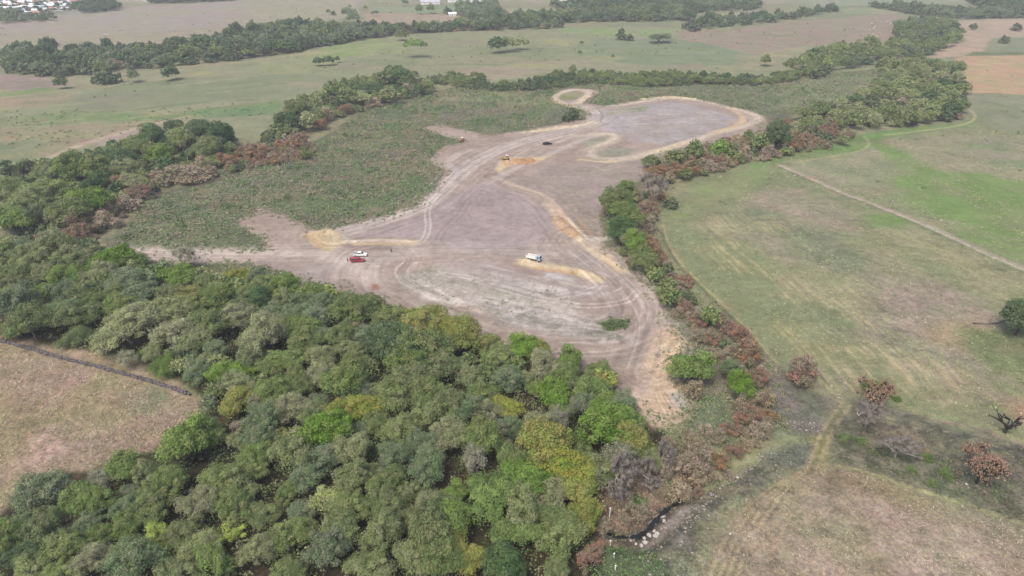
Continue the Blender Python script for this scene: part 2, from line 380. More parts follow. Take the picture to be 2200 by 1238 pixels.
stroke([(1840,860),(1900,880),(1980,900),(2080,915),(2200,960)], 2.0, (168,150,134), warp=1, amt=.7, broken=.3)
# --- below the right field
paint([(1560,700),(1660,778),(1780,862),(1830,870),(1800,925),(1760,930),(1690,920),(1620,940),(1560,960),(1490,960),(1478,900),(1440,800),(1450,700),(1410,620)], (136,130,116), (118,120,100), 2, 3, .8)
paint([(1480,830),(1560,850),(1560,950),(1500,950),(1478,905)], (128,134,108), (112,126,96), 3, 3, .7)
paint([(1670,800),(1800,868),(1790,925),(1700,925),(1650,880)], (132,122,120), (110,112,98), 3, 3, .8)
paint([(1800,870),(1860,866),(2080,925),(2330,1010),(2330,1180),(2200,1128),(2060,1080),(1900,1028),(1792,992),(1770,950)], (134,130,112), (108,108,96), 3, 6, .9, nz=n1)
paint([(1800,935),(1880,950),(1980,1000),(2100,1040),(2330,1100),(2330,1165),(2200,1122),(2060,1076),(1900,1026),(1792,988)], (90,96,76), (132,128,112), 3, 10, 1.0, .85, nz=n1, lo=.42, hi=.62)
paint([(1980,920),(2100,930),(2200,960),(2200,1040),(2060,1000)], (118,118,102), (86,84,80), 3, 8, .9, .85, nz=n1, lo=.42, hi=.6)
paint([(1850,900),(1960,940),(2040,1000),(1960,990),(1880,960)], (146,130,116), (116,110,96), 3, 7, .8, .8, nz=n1)
paint([(1790,1000),(1850,1012),(1950,1048),(2060,1084),(2200,1130),(2330,1180),(2330,1500),(1440,1500),(1510,1238),(1545,1170),(1562,1120),(1640,1060),(1700,1020),(1755,985)], (153,141,120), (160,146,132), 2.5, 2.0, .8)
paint([(1740,1080),(1880,1060),(2040,1110),(2200,1180),(2200,1300),(1640,1300)], (170,154,142), (156,145,124), 5, 5, .8, .85)
paint([(1780,1005),(1860,1015),(1960,1055),(2060,1090),(1980,1105),(1860,1060),(1800,1060)], (140,128,104), (146,140,110), 3, 3, .8, .8)
paint([(1600,990),(1700,940),(1755,945),(1750,985),(1700,1015),(1640,1058),(1600,1070),(1560,1060)], (128,126,108), (112,114,104), 2, 3, .9)
paint([(1500,1062),(1570,1040),(1640,1058),(1562,1118),(1545,1168),(1512,1238),(1480,1400),(1360,1400),(1372,1190),(1450,1130)], (132,130,110), (96,96,90), 2.5, 8, 1.0, nz=n1, lo=.40, hi=.60)
paint([(1380,1160),(1500,1080),(1560,1090),(1540,1140),(1480,1200),(1400,1210)], (84,84,82), (138,136,126), 3, 9, 1.0, .8, nz=n1, lo=.40, hi=.62)
paint([(1740,940),(1782,935),(1775,1000),(1745,1010)], (142,146,92), (150,142,104), 1.5, 1.5, .7)
for o_ in (-1.0, 1.0):
    stroke([(1820,868),(1792,905),(1768,940),(1758,975),(1735,1020),(1706,1070),(1680,1120),(1650,1180)], 1.0, (170,152,128), soft=1.0, warp=.5, amt=.65, offs=o_, broken=.3)
stroke([(1820,868),(1792,905),(1768,940),(1758,975),(1735,1020)], .9, (124,124,88), soft=.7, warp=.3, amt=.6)
for k in range(9):
    stroke([(1745 - 9 * k, 1000 + 4 * k), (1690 - 14 * k, 1060 + 5 * k), (1620 - 12 * k, 1170 + 5 * k), (1570 - 8 * k, 1300)], .8, (176,160,130) if k % 2 else (132,122,102), soft=.6, warp=.6, amt=.6, broken=.42)
stroke([(1800,1000),(1860,1012),(1950,1045),(2060,1080),(2200,1126)], 1.0, (166,160,122), warp=.5, amt=.7, broken=.3)
paint([(1280,1010),(1430,985),(1520,990),(1500,1045),(1462,1075),(1400,1112),(1372,1152),(1300,1160),(1260,1120)], (158,138,122), (140,120,106), 1.5, 2, .8)
paint([(1390,1140),(1430,1108),(1480,1072),(1500,1078),(1470,1110),(1420,1150),(1390,1165)], (160,150,146), (146,136,130), 1, 1.2, .7)
paint([(1270,1160),(1330,1156),(1400,1170),(1420,1200),(1440,1400),(1260,1400)], (88,110,72), (104,118,84), 1.5, 2, .8)
paint([(1350,1060),(1380,1065),(1395,1085),(1360,1090)], (84,110,66), None, 1, 1, .8)
# --- lower left field
paint([(-100,700),(0,712),(200,748),(290,780),(400,830),(470,890),(455,955),(350,968),(270,995),(230,1025),(110,1030),(40,1080),(0,1130),(-120,1160)], (168,148,132), (156,143,116), 1.5, 3, .9)
paint([(120,1000),(260,900),(340,860),(380,900),(340,960),(240,1000)], (166,146,132), (160,144,116), 5, 5, .9, .7)
paint([(100,880),(220,840),(280,880),(200,960),(100,980)], (172,150,144), (156,146,116), 5, 5, .9, .6)
paint([(260,850),(340,830),(370,850),(330,890),(280,890)], (140,142,116), (150,142,120), 2, 3, .9)
# --- woodland floor, scrub
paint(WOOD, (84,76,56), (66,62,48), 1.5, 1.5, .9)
paint(SCRUB, (108,116,92), (140,128,114), 3, 4, .9)
paint(SCRUB, (126,122,98), None, 3, 4, .9, .7, broken=.55)
paint([(400,470),(560,430),(760,420),(900,380),(900,430),(700,470),(560,440),(500,520),(300,530)], (104,120,82), (122,126,98), 5, 5, .9)
paint([(420,400),(560,370),(720,370),(760,330),(900,300),(920,330),(760,380),(560,420)], (134,120,112), (112,118,96), 6, 6, 1.0)
paint([(920,200),(1050,196),(1180,212),(1190,232),(1060,222),(940,216)], (152,146,120), (140,142,108), 4, 4, .6)
paint([(930,230),(1100,240),(1200,240),(1220,260),(1060,280),(960,262)], (112,120,98), (128,118,116), 4, 4, .9)
paint([(1660,190),(1780,165),(1880,160),(1860,205),(1760,225),(1690,232)], (136,142,110), (140,138,118), 4, 4, .4)
paint([(1440,185),(1560,180),(1660,190),(1680,235),(1600,232),(1500,208)], (132,124,114), (118,124,104), 4, 4, .8)
paint([(1300,176),(1440,178),(1420,200),(1300,215),(1270,200)], (150,132,122), (120,128,98), 4, 4, .8)
paint([(430,566),(500,564),(560,572),(700,610),(700,640),(560,610),(440,590)], (112,122,88), (140,130,106), 1.5, 2, .9)
# dry-season grass is duller than fresh green
mB, fB = poly_mask([(1790,1000),(1950,1048),(2060,1084),(2200,1130),(2330,1180),(2330,1500),(1440,1500),(1510,1238),(1562,1120),(1700,1020),(1755,985)], 6, 3)
k_ = np.full(len(X), .92); k_[mB] = k_[mB] * (1 - fB) + .92 * fB
mR, fR = poly_mask(RF, 4, 3); k_[mR] = k_[mR] * (1 - fR) + .90 * fR
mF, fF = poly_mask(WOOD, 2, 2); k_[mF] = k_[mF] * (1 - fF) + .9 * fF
C *= k_[:, None]
gr = np.clip((C[:, 1] / np.maximum(C[:, 0], C[:, 2]) - 1.02) * 2.0, 0, .24)[:, None]
C = C * (1 - gr) + (C.mean(1)[:, None] * np.array([1.04, 1.06, .84])) * gr
nf_ = fbm(X, Y, 5.5, 131, 4, .65); nh_ = fbm(X + 300, Y, 9, 141, 4, .6)
C *= (1 + (nf_ - .5) * .55 * np.clip(G * 1.2, .3, 1))[:, None]
C = C * (1 + ((nh_ - .5) * np.clip(G, .3, 1))[:, None] * np.array([.28, -.05, .18]))
# --- the cleared earth
paint(DIRT, (176,159,150), (161,143,134), 1.2, 2.2, .30)
paint([(1640,250),(1655,262),(1650,290),(1600,320),(1500,326),(1440,338),(1400,345),(1500,310),(1620,285)], (168,148,140), (155,140,128), 3, 3, .5)
paint([(1260,255),(1300,236),(1440,218),(1540,238),(1600,262),(1540,285),(1440,312),(1350,300),(1300,278)], (178,167,170), (166,154,150), 3, 3, .3)
paint([(1100,395),(1190,355),(1260,345),(1390,345),(1380,380),(1310,418),(1290,470),(1300,520),(1260,500),(1215,440)], (166,150,146), (156,144,134), 3, 3, .4)
paint([(770,500),(900,465),(940,430),(1040,390),(1100,410),(1190,450),(1190,520),(1000,540),(920,520),(900,512),(780,510)], (172,156,156), (162,146,146), 3, 3, .3)
paint([(840,592),(950,572),(1080,585),(1200,615),(1250,640),(1230,680),(1100,670),(980,660),(880,632)], (160,156,142), (176,166,160), 3, 4, .6)
paint([(1020,640),(1200,660),(1330,690),(1350,730),(1220,720),(1080,690)], (160,154,146), (182,172,168), 3, 4, .6)
paint([(930,560),(1060,560),(1180,600),(1300,610),(1320,640),(1200,640),(1060,610)], (186,174,172), (170,156,154), 4, 4, .3, .8)
paint([(1290,255),(1330,232),(1400,226),(1390,238),(1330,242)], (146,146,122), (156,150,136), 2, 2, .6)
paint([(1250,300),(1300,292),(1320,296),(1290,312),(1260,316)], (154,148,134), None, 2, 2, .5)
paint([(1275,330),(1330,314),(1370,325),(1330,338),(1285,338)], (154,148,134), None, 2, 2, .5)
paint([(1205,200),(1240,196),(1256,202),(1240,214),(1205,216),(1196,210)], (138,140,104), (150,144,116), 1.2, 1, .6)
# pale and dark vehicle tracks
PALE, TAN, SAND, MAUVE = (204,191,187), (206,186,168), (220,198,168), (150,136,134)
E1 = [(735,500),(800,480),(905,446),(960,402),(1010,352),(1080,316),(1180,288),(1250,272),(1290,255),(1288,240),(1262,230)]
stroke(E1, 9, PALE, soft=8, warp=1, amt=.6)
for o_, c_, a_ in ((-4, (214,203,198), .5), (-2.2, MAUVE, .4), (.2, (214,203,198), .6), (2.2, MAUVE, .35), (4, PALE, .5), (6.5, MAUVE, .35), (9, PALE, .35), (12, MAUVE, .3)):
    stroke(E1, .9, c_, soft=.8, warp=.7, amt=a_, offs=o_, broken=.3)
stroke([(268,544),(430,547),(560,546),(690,540),(760,560),(800,600)], 11, (206,190,182), soft=9, warp=1, amt=.75)
for o_ in (-3, -1, 1.4, 3.4): stroke([(268,544),(430,548),(560,548),(700,556),(780,590)], .7, (216,202,194) if o_ > 0 else (164,148,144), soft=.6, warp=.6, amt=.5, offs=o_, broken=.3)
stroke([(560,566),(640,580),(740,606),(800,630)], 5, (150,134,134), soft=5, warp=1, amt=.5)
stroke([(660,590),(760,560),(900,535),(1060,530),(1240,545),(1330,580)], 12, (184,172,170), soft=12, warp=2, amt=.5)
OV = [(820,560),(800,590),(825,625),(900,658),(1000,692),(1110,722),(1230,735),(1340,730),(1395,700),(1400,650),(1365,605),(1310,565),(1250,530)]
for o_, c_, a_ in ((0, PALE, .5), (-2, MAUVE, .35), (2.5, (190,178,176), .5), (5, MAUVE, .35), (7.5, PALE, .4), (-5, PALE, .35), (10, MAUVE, .3), (-8, MAUVE, .3), (13, PALE, .3)):
    stroke(OV, .9, c_, soft=.9, warp=1.8, amt=a_ * .8, offs=o_, broken=.34)
OV2 = [(1260,520),(1320,565),(1372,610),(1410,660),(1428,700),(1420,740),(1400,800)]
stroke(OV2, 8, (192,176,170), soft=7, warp=1, amt=.6)
for o_ in range(-9, 10, 2): stroke(OV2, .7, PALE if o_ % 4 == 1 else MAUVE, soft=.6, warp=.8, amt=.5, offs=float(o_), broken=.35)
for k, arc in enumerate([[(1040,575),(1150,600),(1260,625),(1320,622),(1325,605),(1280,590)], [(1000,590),(1120,625),(1240,655),(1340,650),(1365,625)], [(940,590),(1060,605),(1160,632)],
                         [(880,560),(860,580),(880,610),(960,640)], [(1060,650),(1150,665),(1240,690),(1330,705)], [(1000,640),(1100,650)], [(870,690),(960,712),(1080,745)], [(1240,575),(1300,605),(1290,625),(1200,640)]]):
    for o_ in (-2.4, 0, 2.2): stroke(arc, .8, (212,201,198) if (k + int(o_)) % 3 else MAUVE, soft=.7, warp=1.2, amt=.55, offs=o_, broken=.38)
for p_, w_, c_ in [([(920,640),(960,645),(1010,650)], 4, (214,202,198)), ([(1000,660),(1030,668)], 3.5, (208,190,180)), ([(1080,640),(1120,655),(1100,668)], 6, (206,196,192)), ([(1130,610),(1210,625)], 3.5, (210,199,197)), ([(1180,590),(1230,600)], 4, (200,192,196)),
                   ([(1340,720),(1370,735),(1300,730)], 4, (200,186,180))]:
    stroke(p_, w_, c_, soft=w_, warp=2, amt=.8, broken=.35)
for o_ in (-1, 1): stroke([(898,524),(914,512),(921,485),(917,458),(922,438),(945,412)], .9, (212,200,196), soft=.7, warp=.3, amt=.8, offs=o_)
stroke([(1000,430),(985,460),(950,490),(935,515)], .7, (140,126,124), soft=.6, warp=.4, amt=.6); stroke([(1012,430),(997,462),(962,492),(945,517)], .7, (140,126,124), soft=.6, warp=.4, amt=.6)
stroke([(985,430),(1000,450),(1012,470)], .8, (140,126,124), soft=.6, warp=.3, amt=.5)
stroke([(955,358),(972,340),(985,330),(1010,322)], 4, (200,188,184), soft=3, warp=1, amt=.6)
stroke([(965,352),(980,372)], 5, (200,186,184), soft=3, warp=1, amt=.6)
stroke([(1060,380),(1110,400),(1170,420),(1195,440),(1215,470)], 2.4, TAN, soft=2, warp=.6, amt=.85)
stroke([(1050,395),(1075,375),(1130,350),(1200,322),(1250,300),(1290,290)], 4, (196,182,180), soft=3.5, warp=1, amt=.7)
stroke([(1070,400),(1090,378),(1180,345),(1250,315)], 1, MAUVE, soft=.8, warp=.8, amt=.6)
stroke([(1060,362),(1150,310),(1240,285)], 1.2, PALE, soft=1, warp=1, amt=.6); stroke([(1100,330),(1170,300),(1230,290)], 1.2, PALE, soft=1, warp=1, amt=.6)
stroke([(1180,300),(1210,290),(1240,290),(1200,305)], 3, PALE, soft=3, warp=1, amt=.6, broken=.3)
stroke([(1180,440),(1215,475),(1250,516)], 5.5, (210,188,166), soft=4.5, warp=1.2, amt=.8)
paint([(1186,470),(1212,466),(1256,506),(1238,516),(1204,496)], (200,168,140), (190,162,138), .8, 1, .5)
stroke([(1222,470),(1246,500),(1262,512)], 1.5, (228,208,184), soft=1.2, warp=.5, amt=.85); stroke([(1240,470),(1275,508)], 1.2, (196,158,122), soft=1, warp=.5, amt=.7)
stroke([(1240,522),(1280,514),(1308,512)], 4, (206,194,184), soft=3, warp=.5, amt=.8)
stroke([(1250,520),(1290,550),(1330,580)], 4.5, (212,192,168), soft=4, warp=.8, amt=.8, broken=.28)
stroke([(1300,548),(1318,572),(1340,584)], 2.5, (204,176,146), soft=2, warp=.6, amt=.7)
stroke([(1262,236),(1225,228),(1192,215),(1196,203),(1220,194),(1255,194),(1268,203),(1250,214),(1232,222)], 5, (206,188,172), soft=2.5, warp=.5, amt=.95)
stroke([(1190,216),(1205,222),(1232,228)], 4, (212,186,156), soft=2.5, warp=.4, amt=.8); stroke([(1242,222),(1262,207)], 4, (220,200,172), soft=2.5, warp=.5, amt=.9)
stroke([(1262,194),(1290,200)], 3.5, (204,192,186), soft=2, warp=.4, amt=.9)
L8 = [(1300,232),(1340,224),(1400,215),(1450,209),(1500,214),(1560,230),(1625,246),(1636,257),(1600,270),(1540,285),(1480,304),(1430,319),(1380,334),(1330,343),(1285,342),(1262,331),(1272,318),(1308,305),(1326,293),(1308,286),(1275,288),(1240,292)]
stroke(L8, 5.5, (208,193,177), soft=5, warp=1.6, amt=.85, broken=.22)
stroke([(1380,214),(1420,209),(1490,213)], 4, (226,204,172), soft=2, warp=.6, amt=.9)
stroke([(1560,230),(1610,256),(1560,278),(1530,284)], 4, (212,184,150), soft=3, warp=1, amt=.8); stroke([(1400,330),(1440,318),(1500,300)], 4, (214,196,168), soft=3.5, warp=1.2, amt=.7)
stroke([(1245,343),(1290,349),(1320,347)], 3, (216,192,164), soft=2, warp=.7, amt=.8)
for a_ in ([(1300,262),(1380,248),(1460,244)], [(1320,240),(1420,232),(1520,246)], [(1310,270),(1440,262),(1540,262)], [(1280,280),(1400,285),(1500,278)]):
    stroke(a_, 1.6, (198,188,188), soft=1.4, warp=2, amt=.6, broken=.35)
stroke([(1126,285),(1170,281),(1200,275),(1250,270),(1275,262)], 3.5, (228,208,180), soft=2.5, warp=.7, amt=.9)
stroke([(1270,235),(1300,228),(1296,232),(1420,222)], 2.5, (148,130,126), soft=2, warp=.8, amt=.6)
stroke([(1290,262),(1296,246),(1284,234)], 1.2, (130,114,110), soft=1, warp=.5, amt=.6)
paint([(1080,346),(1090,336),(1130,338),(1170,336),(1190,330),(1150,350),(1110,352),(1085,360),(1070,372),(1062,364)], (202,172,142), (208,188,156), 1.2, 1.5, .6)
paint([(1100,342),(1130,338),(1150,346),(1130,354),(1100,350)], (192,150,118), (198,164,132), 1.2, 1.5, .7)
stroke([(1122,562),(1160,571),(1210,577),(1250,586),(1284,599)], 5, (214,194,164), soft=4, warp=1.0, amt=.8)
stroke([(1150,576),(1200,584),(1240,588)], 1.6, (196,160,120), soft=1.2, warp=.6, amt=.7)
stroke([(750,519),(830,515),(900,521)], 3, (220,203,180), soft=3, warp=.8, amt=.75); stroke([(760,525),(830,523),(890,527)], 1.6, (206,180,144), soft=1.2, warp=.5, amt=.7)
stroke([(735,500),(732,512),(760,520)], 3, (212,198,188), soft=2, warp=.5, amt=.7)
paint([(648,505),(700,488),(738,498),(745,522),(712,542),(680,530)], (202,182,154), (206,192,172), 1.5, 1.5, .5)
paint([(650,505),(690,500),(700,520),(715,540),(680,532)], (202,174,140), (200,180,154), 1.5, 1.5, .5, .8)
paint([(1385,765),(1415,712),(1450,706),(1482,745),(1446,768),(1442,800),(1478,855),(1481,893),(1462,915),(1400,915),(1350,862)], (208,182,158), (198,176,164), 2.5, 2, .4)
paint([(1420,735),(1450,712),(1482,745),(1450,766),(1430,790)], (204,178,150), (208,188,164), 1.5, 1.5, .5)
paint([(1435,840),(1462,838),(1480,870),(1472,882),(1440,870)], (188,178,174), None, 1.5, 1, .3)
for k in range(8): stroke([(1400 - 3 * k, 760 + 4 * k), (1395 + 4 * k, 830), (1430 + 6 * k, 900)], .6, (222,200,176) if k % 2 else (182,158,138), soft=.5, warp=.8, amt=.5, broken=.4)
paint([(796,610),(812,610),(814,620),(800,622)], (150,112,100), None, 1, .6, .5)
paint([(1284,692),(1318,682),(1356,690),(1344,706),(1305,710)], (98,112,78), (120,122,96), 1.2, 2, .9)
paint([(1290,672),(1320,662),(1345,672),(1320,684)], (150,138,134), None, 2.5, 2, .5)
# dirt breakup: pebbly pale specks and damp stains
dm, df = poly_mask(DIRT, 1.2, 2.2)
e = (n4[dm] - .5) * .20 * df + (n2[dm] - .5) * .26 * df + (n1[dm] - .5) * .22 * df
def scrape(line, lim, freq, amp, seed):
    """blade and wheel marks: thin streaks that run along a driven line"""
    p = smooth_line(line, 2); lx, ly = at(p[:, 0], p[:, 1]); x = X[dm] + wx[dm] * 1.5; y = Y[dm] + wy[dm] * 1.5
    best = np.full(x.shape, 1e6); along = np.zeros(x.shape); s0 = 0.0; side = np.zeros(x.shape)
    for i in range(len(lx) - 1):
        dx, dy = lx[i + 1] - lx[i], ly[i + 1] - ly[i]; L = math.hypot(dx, dy) + 1e-9
        t_ = np.clip(((x - lx[i]) * dx + (y - ly[i]) * dy) / L / L, 0, 1); d = np.hypot(x - lx[i] - t_ * dx, y - ly[i] - t_ * dy)
        m = d < best; best[m] = d[m]; along[m] = s0 + t_[m] * L; side[m] = np.sign((x[m] - lx[i]) * dy - (y[m] - ly[i]) * dx); s0 += L
    q = vnoise(best * side * freq + 50, along * .06, seed) * .6 + vnoise(best * side * freq * 2.2, along * .1 + 9, seed + 3) * .4
    return (q - .5) * amp * (1 - sstep(lim * .4, lim, best)) * df
e = e + scrape(E1, 26, 1.0, .46, 401) + scrape(OV, 30, .9, .46, 403) + scrape(OV2, 22, 1.1, .44, 405) + scrape([(268,544),(430,547),(560,546),(690,540),(800,545),(1000,535),(1200,540)], 14, 1.2, .4, 407)
e = e + scrape(L8, 16, .7, .22, 409) + scrape([(1060,380),(1110,400),(1170,420),(1215,470),(1260,520)], 22, .9, .36, 411)
C[dm] = np.clip(C[dm] * (1 + 1.15 * e[:, None]), .01, .9)
# stream bed and dug banks
dg = line_dist(X, Y, SWX, SWY, 8) + (n1 - .5) * 2
f = (1 - sstep(.5, 2.2, dg))[:, None]; C[:] = C * (1 - f) + A(92,86,80) * f

idx = np.arange(nr * nc).reshape(nr, nc)
F = np.stack([idx[:-1, :-1], idx[:-1, 1:], idx[1:, 1:], idx[1:, :-1]], -1).reshape(-1, 4)
# clods and tussocks: close-range relief
Z = Z + (n4 - .5) * np.clip(G, 0, 1) * .45 * (Y < 420)
gm, nt, b = newmat('earth_and_grass')
ca = attr(nt, 'tint'); ga = attr(nt, 'grain'); oc = coords(nt)
g1 = noise(nt, oc, 1.6, 4, .7); g2 = noise(nt, oc, .35, 4, .65); g3 = noise(nt, oc, .06, 3, .6)
s1 = maprange(nt, g1, .3, .7, -.5, .5); s2 = maprange(nt, g2, .3, .7, -.28, .28); s3 = maprange(nt, g3, .3, .7, -.12, .12)
tot = nmath(nt, 'ADD', nmath(nt, 'MULTIPLY', s1, ga.outputs['Fac']), nmath(nt, 'MULTIPLY', s2, nmath(nt, 'ADD', ga.outputs['Fac'], .2)))
tot = nmath(nt, 'ADD', tot, s3); fac = nmath(nt, 'ADD', tot, 1.0)
vm = nt.nodes.new('ShaderNodeVectorMath'); vm.operation = 'SCALE'
nt.links.new(ca.outputs['Color'], vm.inputs[0]); nt.links.new(fac, vm.inputs['Scale'])
hn = noise(nt, oc, .9, 3, .6)
warm = mix(nt, nmath(nt, 'MULTIPLY', maprange(nt, hn, .45, .65, 0, .55), ga.outputs['Fac']), vm.outputs[0], (1.18, 1.0, .92), 'MULTIPLY')
hn2 = noise(nt, oc, .5, 3, .6)
cool = mix(nt, nmath(nt, 'MULTIPLY', maprange(nt, hn2, .5, .68, 0, .6), ga.outputs['Fac']), warm, (.80, .95, .78), 'MULTIPLY')
nt.links.new(cool, b.inputs['Base Color']); b.inputs['Roughness'].default_value = .95
bp = nt.nodes.new('ShaderNodeBump'); bp.inputs['Strength'].default_value = .5; bp.inputs['Distance'].default_value = .25
nt.links.new(g1, bp.inputs['Height']); nt.links.new(bp.outputs[0], b.inputs['Normal'])
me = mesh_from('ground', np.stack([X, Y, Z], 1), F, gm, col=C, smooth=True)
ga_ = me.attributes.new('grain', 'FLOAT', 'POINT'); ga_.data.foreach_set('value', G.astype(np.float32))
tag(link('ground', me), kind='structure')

# thin air haze over the whole place
def haze():
    x0, x1, y0, y1, z0, z1 = -9500, 9500, -1200, 13500, -8, 124
    V = np.array([(x, y, z) for z in (z0, z1) for y in (y0, y1) for x in (x0, x1)])
    F = np.array([(0, 2, 3, 1), (4, 5, 7, 6), (0, 1, 5, 4), (2, 6, 7, 3), (0, 4, 6, 2), (1, 3, 7, 5)])
    m = bpy.data.materials.new('haze_air'); m.use_nodes = True; nt = m.node_tree
    nt.nodes.remove(nt.nodes['Principled BSDF'])
    pv = nt.nodes.new('ShaderNodeVolumePrincipled'); pv.inputs['Color'].default_value = (.93, .95, 1, 1)
    pv.inputs['Density'].default_value = HAZE; pv.inputs['Anisotropy'].default_value = .2
    nt.links.new(pv.outputs[0], nt.nodes['Material Output'].inputs['Volume'])
    tag(link('haze', mesh_from('haze', V, F, m)), kind='stuff')
HAZE = .00021
haze()
# ================================================================== TREES
def leaf_mat(name, trans=.25, var=.07):
    m, nt, b = newmat(name)
    a = attr(nt, 'tint'); oi = nt.nodes.new('ShaderNodeObjectInfo')
    hs = nt.nodes.new('ShaderNodeHueSaturation')
    nt.links.new(a.outputs['Color'], hs.inputs['Color'])
    nt.links.new(maprange(nt, oi.outputs['Random'], 0, 1, 1 - var, 1 + var), hs.inputs['Value'])
    r2 = nmath(nt, 'FRACT', nmath(nt, 'MULTIPLY', oi.outputs['Random'], 7.31))
    nt.links.new(maprange(nt, r2, 0, 1, .493, .507), hs.inputs['Hue'])
    nt.links.new(maprange(nt, r2, 0, 1, .85, 1.1), hs.inputs['Saturation'])
    nt.links.new(hs.outputs[0], b.inputs['Base Color']); b.inputs['Roughness'].default_value = .75
    b.inputs['Specular IOR Level'].default_value = .25
    tr = nt.nodes.new('ShaderNodeBsdfTranslucent'); nt.links.new(hs.outputs[0], tr.inputs[0])
    mx = nt.nodes.new('ShaderNodeMixShader'); mx.inputs[0].default_value = trans
    out = nt.nodes['Material Output']
    nt.links.new(b.outputs[0], mx.inputs[1]); nt.links.new(tr.outputs[0], mx.inputs[2]); nt.links.new(mx.outputs[0], out.inputs[0])
    return m
M_LEAF = leaf_mat('foliage'); M_DRY = leaf_mat('dry_foliage', .1, .10)
def bark_mat(name, c1, c2):
    m, nt, b = newmat(name)
    n = noise(nt, coords(nt), 3.0, 4)
    nt.links.new(mix(nt, maprange(nt, n, .35, .65, 0, 1), A(*c1), A(*c2)), b.inputs['Base Color'])
    return m
BARKS = dict(grey=bark_mat('grey_bark', (150,143,138), (112,104,98)), brown=bark_mat('brown_bark', (100,88,78), (74,64,58)),
             pale=bark_mat('pale_bark', (186,176,172), (150,140,134)), dark=bark_mat('charred_bark', (52,48,48), (78,72,70)), pink=bark_mat('dry_bark', (150,128,120), (116,96,90)))

def unit(n, g):
    p = g.normal(size=(n, 3)); return p / np.linalg.norm(p, axis=1, keepdims=True)
def leaves(cen, nrm, size, g, aspect=.55):
    """one small pointed leaf cluster (a triangle) per centre"""
    n = len(cen)
    r = unit(n, g)
    t1 = np.cross(nrm, r); t1 /= np.linalg.norm(t1, axis=1, keepdims=True) + 1e-9
    t2 = np.cross(nrm, t1)
    s = size * (.6 + .8 * g.random(n))[:, None]
    a = cen + t1 * s * .6; b_ = cen - t1 * s * .4 + t2 * s * aspect; c = cen - t1 * s * .4 - t2 * s * aspect
    V = np.stack([a, b_, c], 1).reshape(-1, 3)
    return V, np.arange(3 * n).reshape(n, 3)
def slivers(p0, p1, w0, g):
    """thin twigs: three-sided needles from p0 to p1"""
    d = p1 - p0; r = unit(len(d), g)
    s1 = np.cross(d, r); s1 /= np.linalg.norm(s1, axis=1, keepdims=True) + 1e-9
    s2 = np.cross(d, s1); s2 /= np.linalg.norm(s2, axis=1, keepdims=True) + 1e-9
    w0 = np.asarray(w0)[:, None] if np.ndim(w0) else w0
    V = np.stack([p0 + s1 * w0, p0 - .5 * s1 * w0 + .87 * s2 * w0, p0 - .5 * s1 * w0 - .87 * s2 * w0, p1], 1)
    n = len(d); b = (np.arange(n) * 4)[:, None, None]
    F = (np.array([[0, 1, 3], [1, 2, 3], [2, 0, 3]])[None] + b).reshape(-1, 3)
    return V.reshape(-1, 3), F
def tube(pts, rad, sides=6):
    """tapering limb as triangles"""
    pts = np.asarray(pts, float); n = len(pts); V = []
    for i in range(n):
        d = pts[min(i + 1, n - 1)] - pts[max(i - 1, 0)]; d /= np.linalg.norm(d) + 1e-9
        u = np.cross(d, [.3, .9, .2]); u /= np.linalg.norm(u); w_ = np.cross(d, u)
        for k in range(sides):
            a = 2 * math.pi * k / sides; V.append(pts[i] + rad[i] * (math.cos(a) * u + math.sin(a) * w_))
    F = []
    for i in range(n - 1):
        for k in range(sides):
            a, b_ = i * sides + k, i * sides + (k + 1) % sides; c, d_ = a + sides, b_ + sides
            F += [(a, b_, d_), (a, d_, c)]
    return np.array(V), np.array(F)
def limb(a, b, r0, r1, g, bend=.12, n=5):
    a = np.asarray(a, float); b = np.asarray(b, float); L = np.linalg.norm(b - a)
    q = np.linspace(0, 1, n)[:, None]; p = a + (b - a) * q
    off = g.normal(size=3) * bend * L; p = p + off * np.sin(q * math.pi) * np.array([1, 1, .5])
    p[1:-1] += g.normal(size=(n - 2, 3)) * .025 * L
    return tube(p, np.linspace(r0, r1, n))
def join(parts):
    V = []; F = []; o = 0
    for v_, f_ in parts: V.append(v_); F.append(f_ + o); o += len(v_)
    return np.concatenate(V), np.concatenate(F)

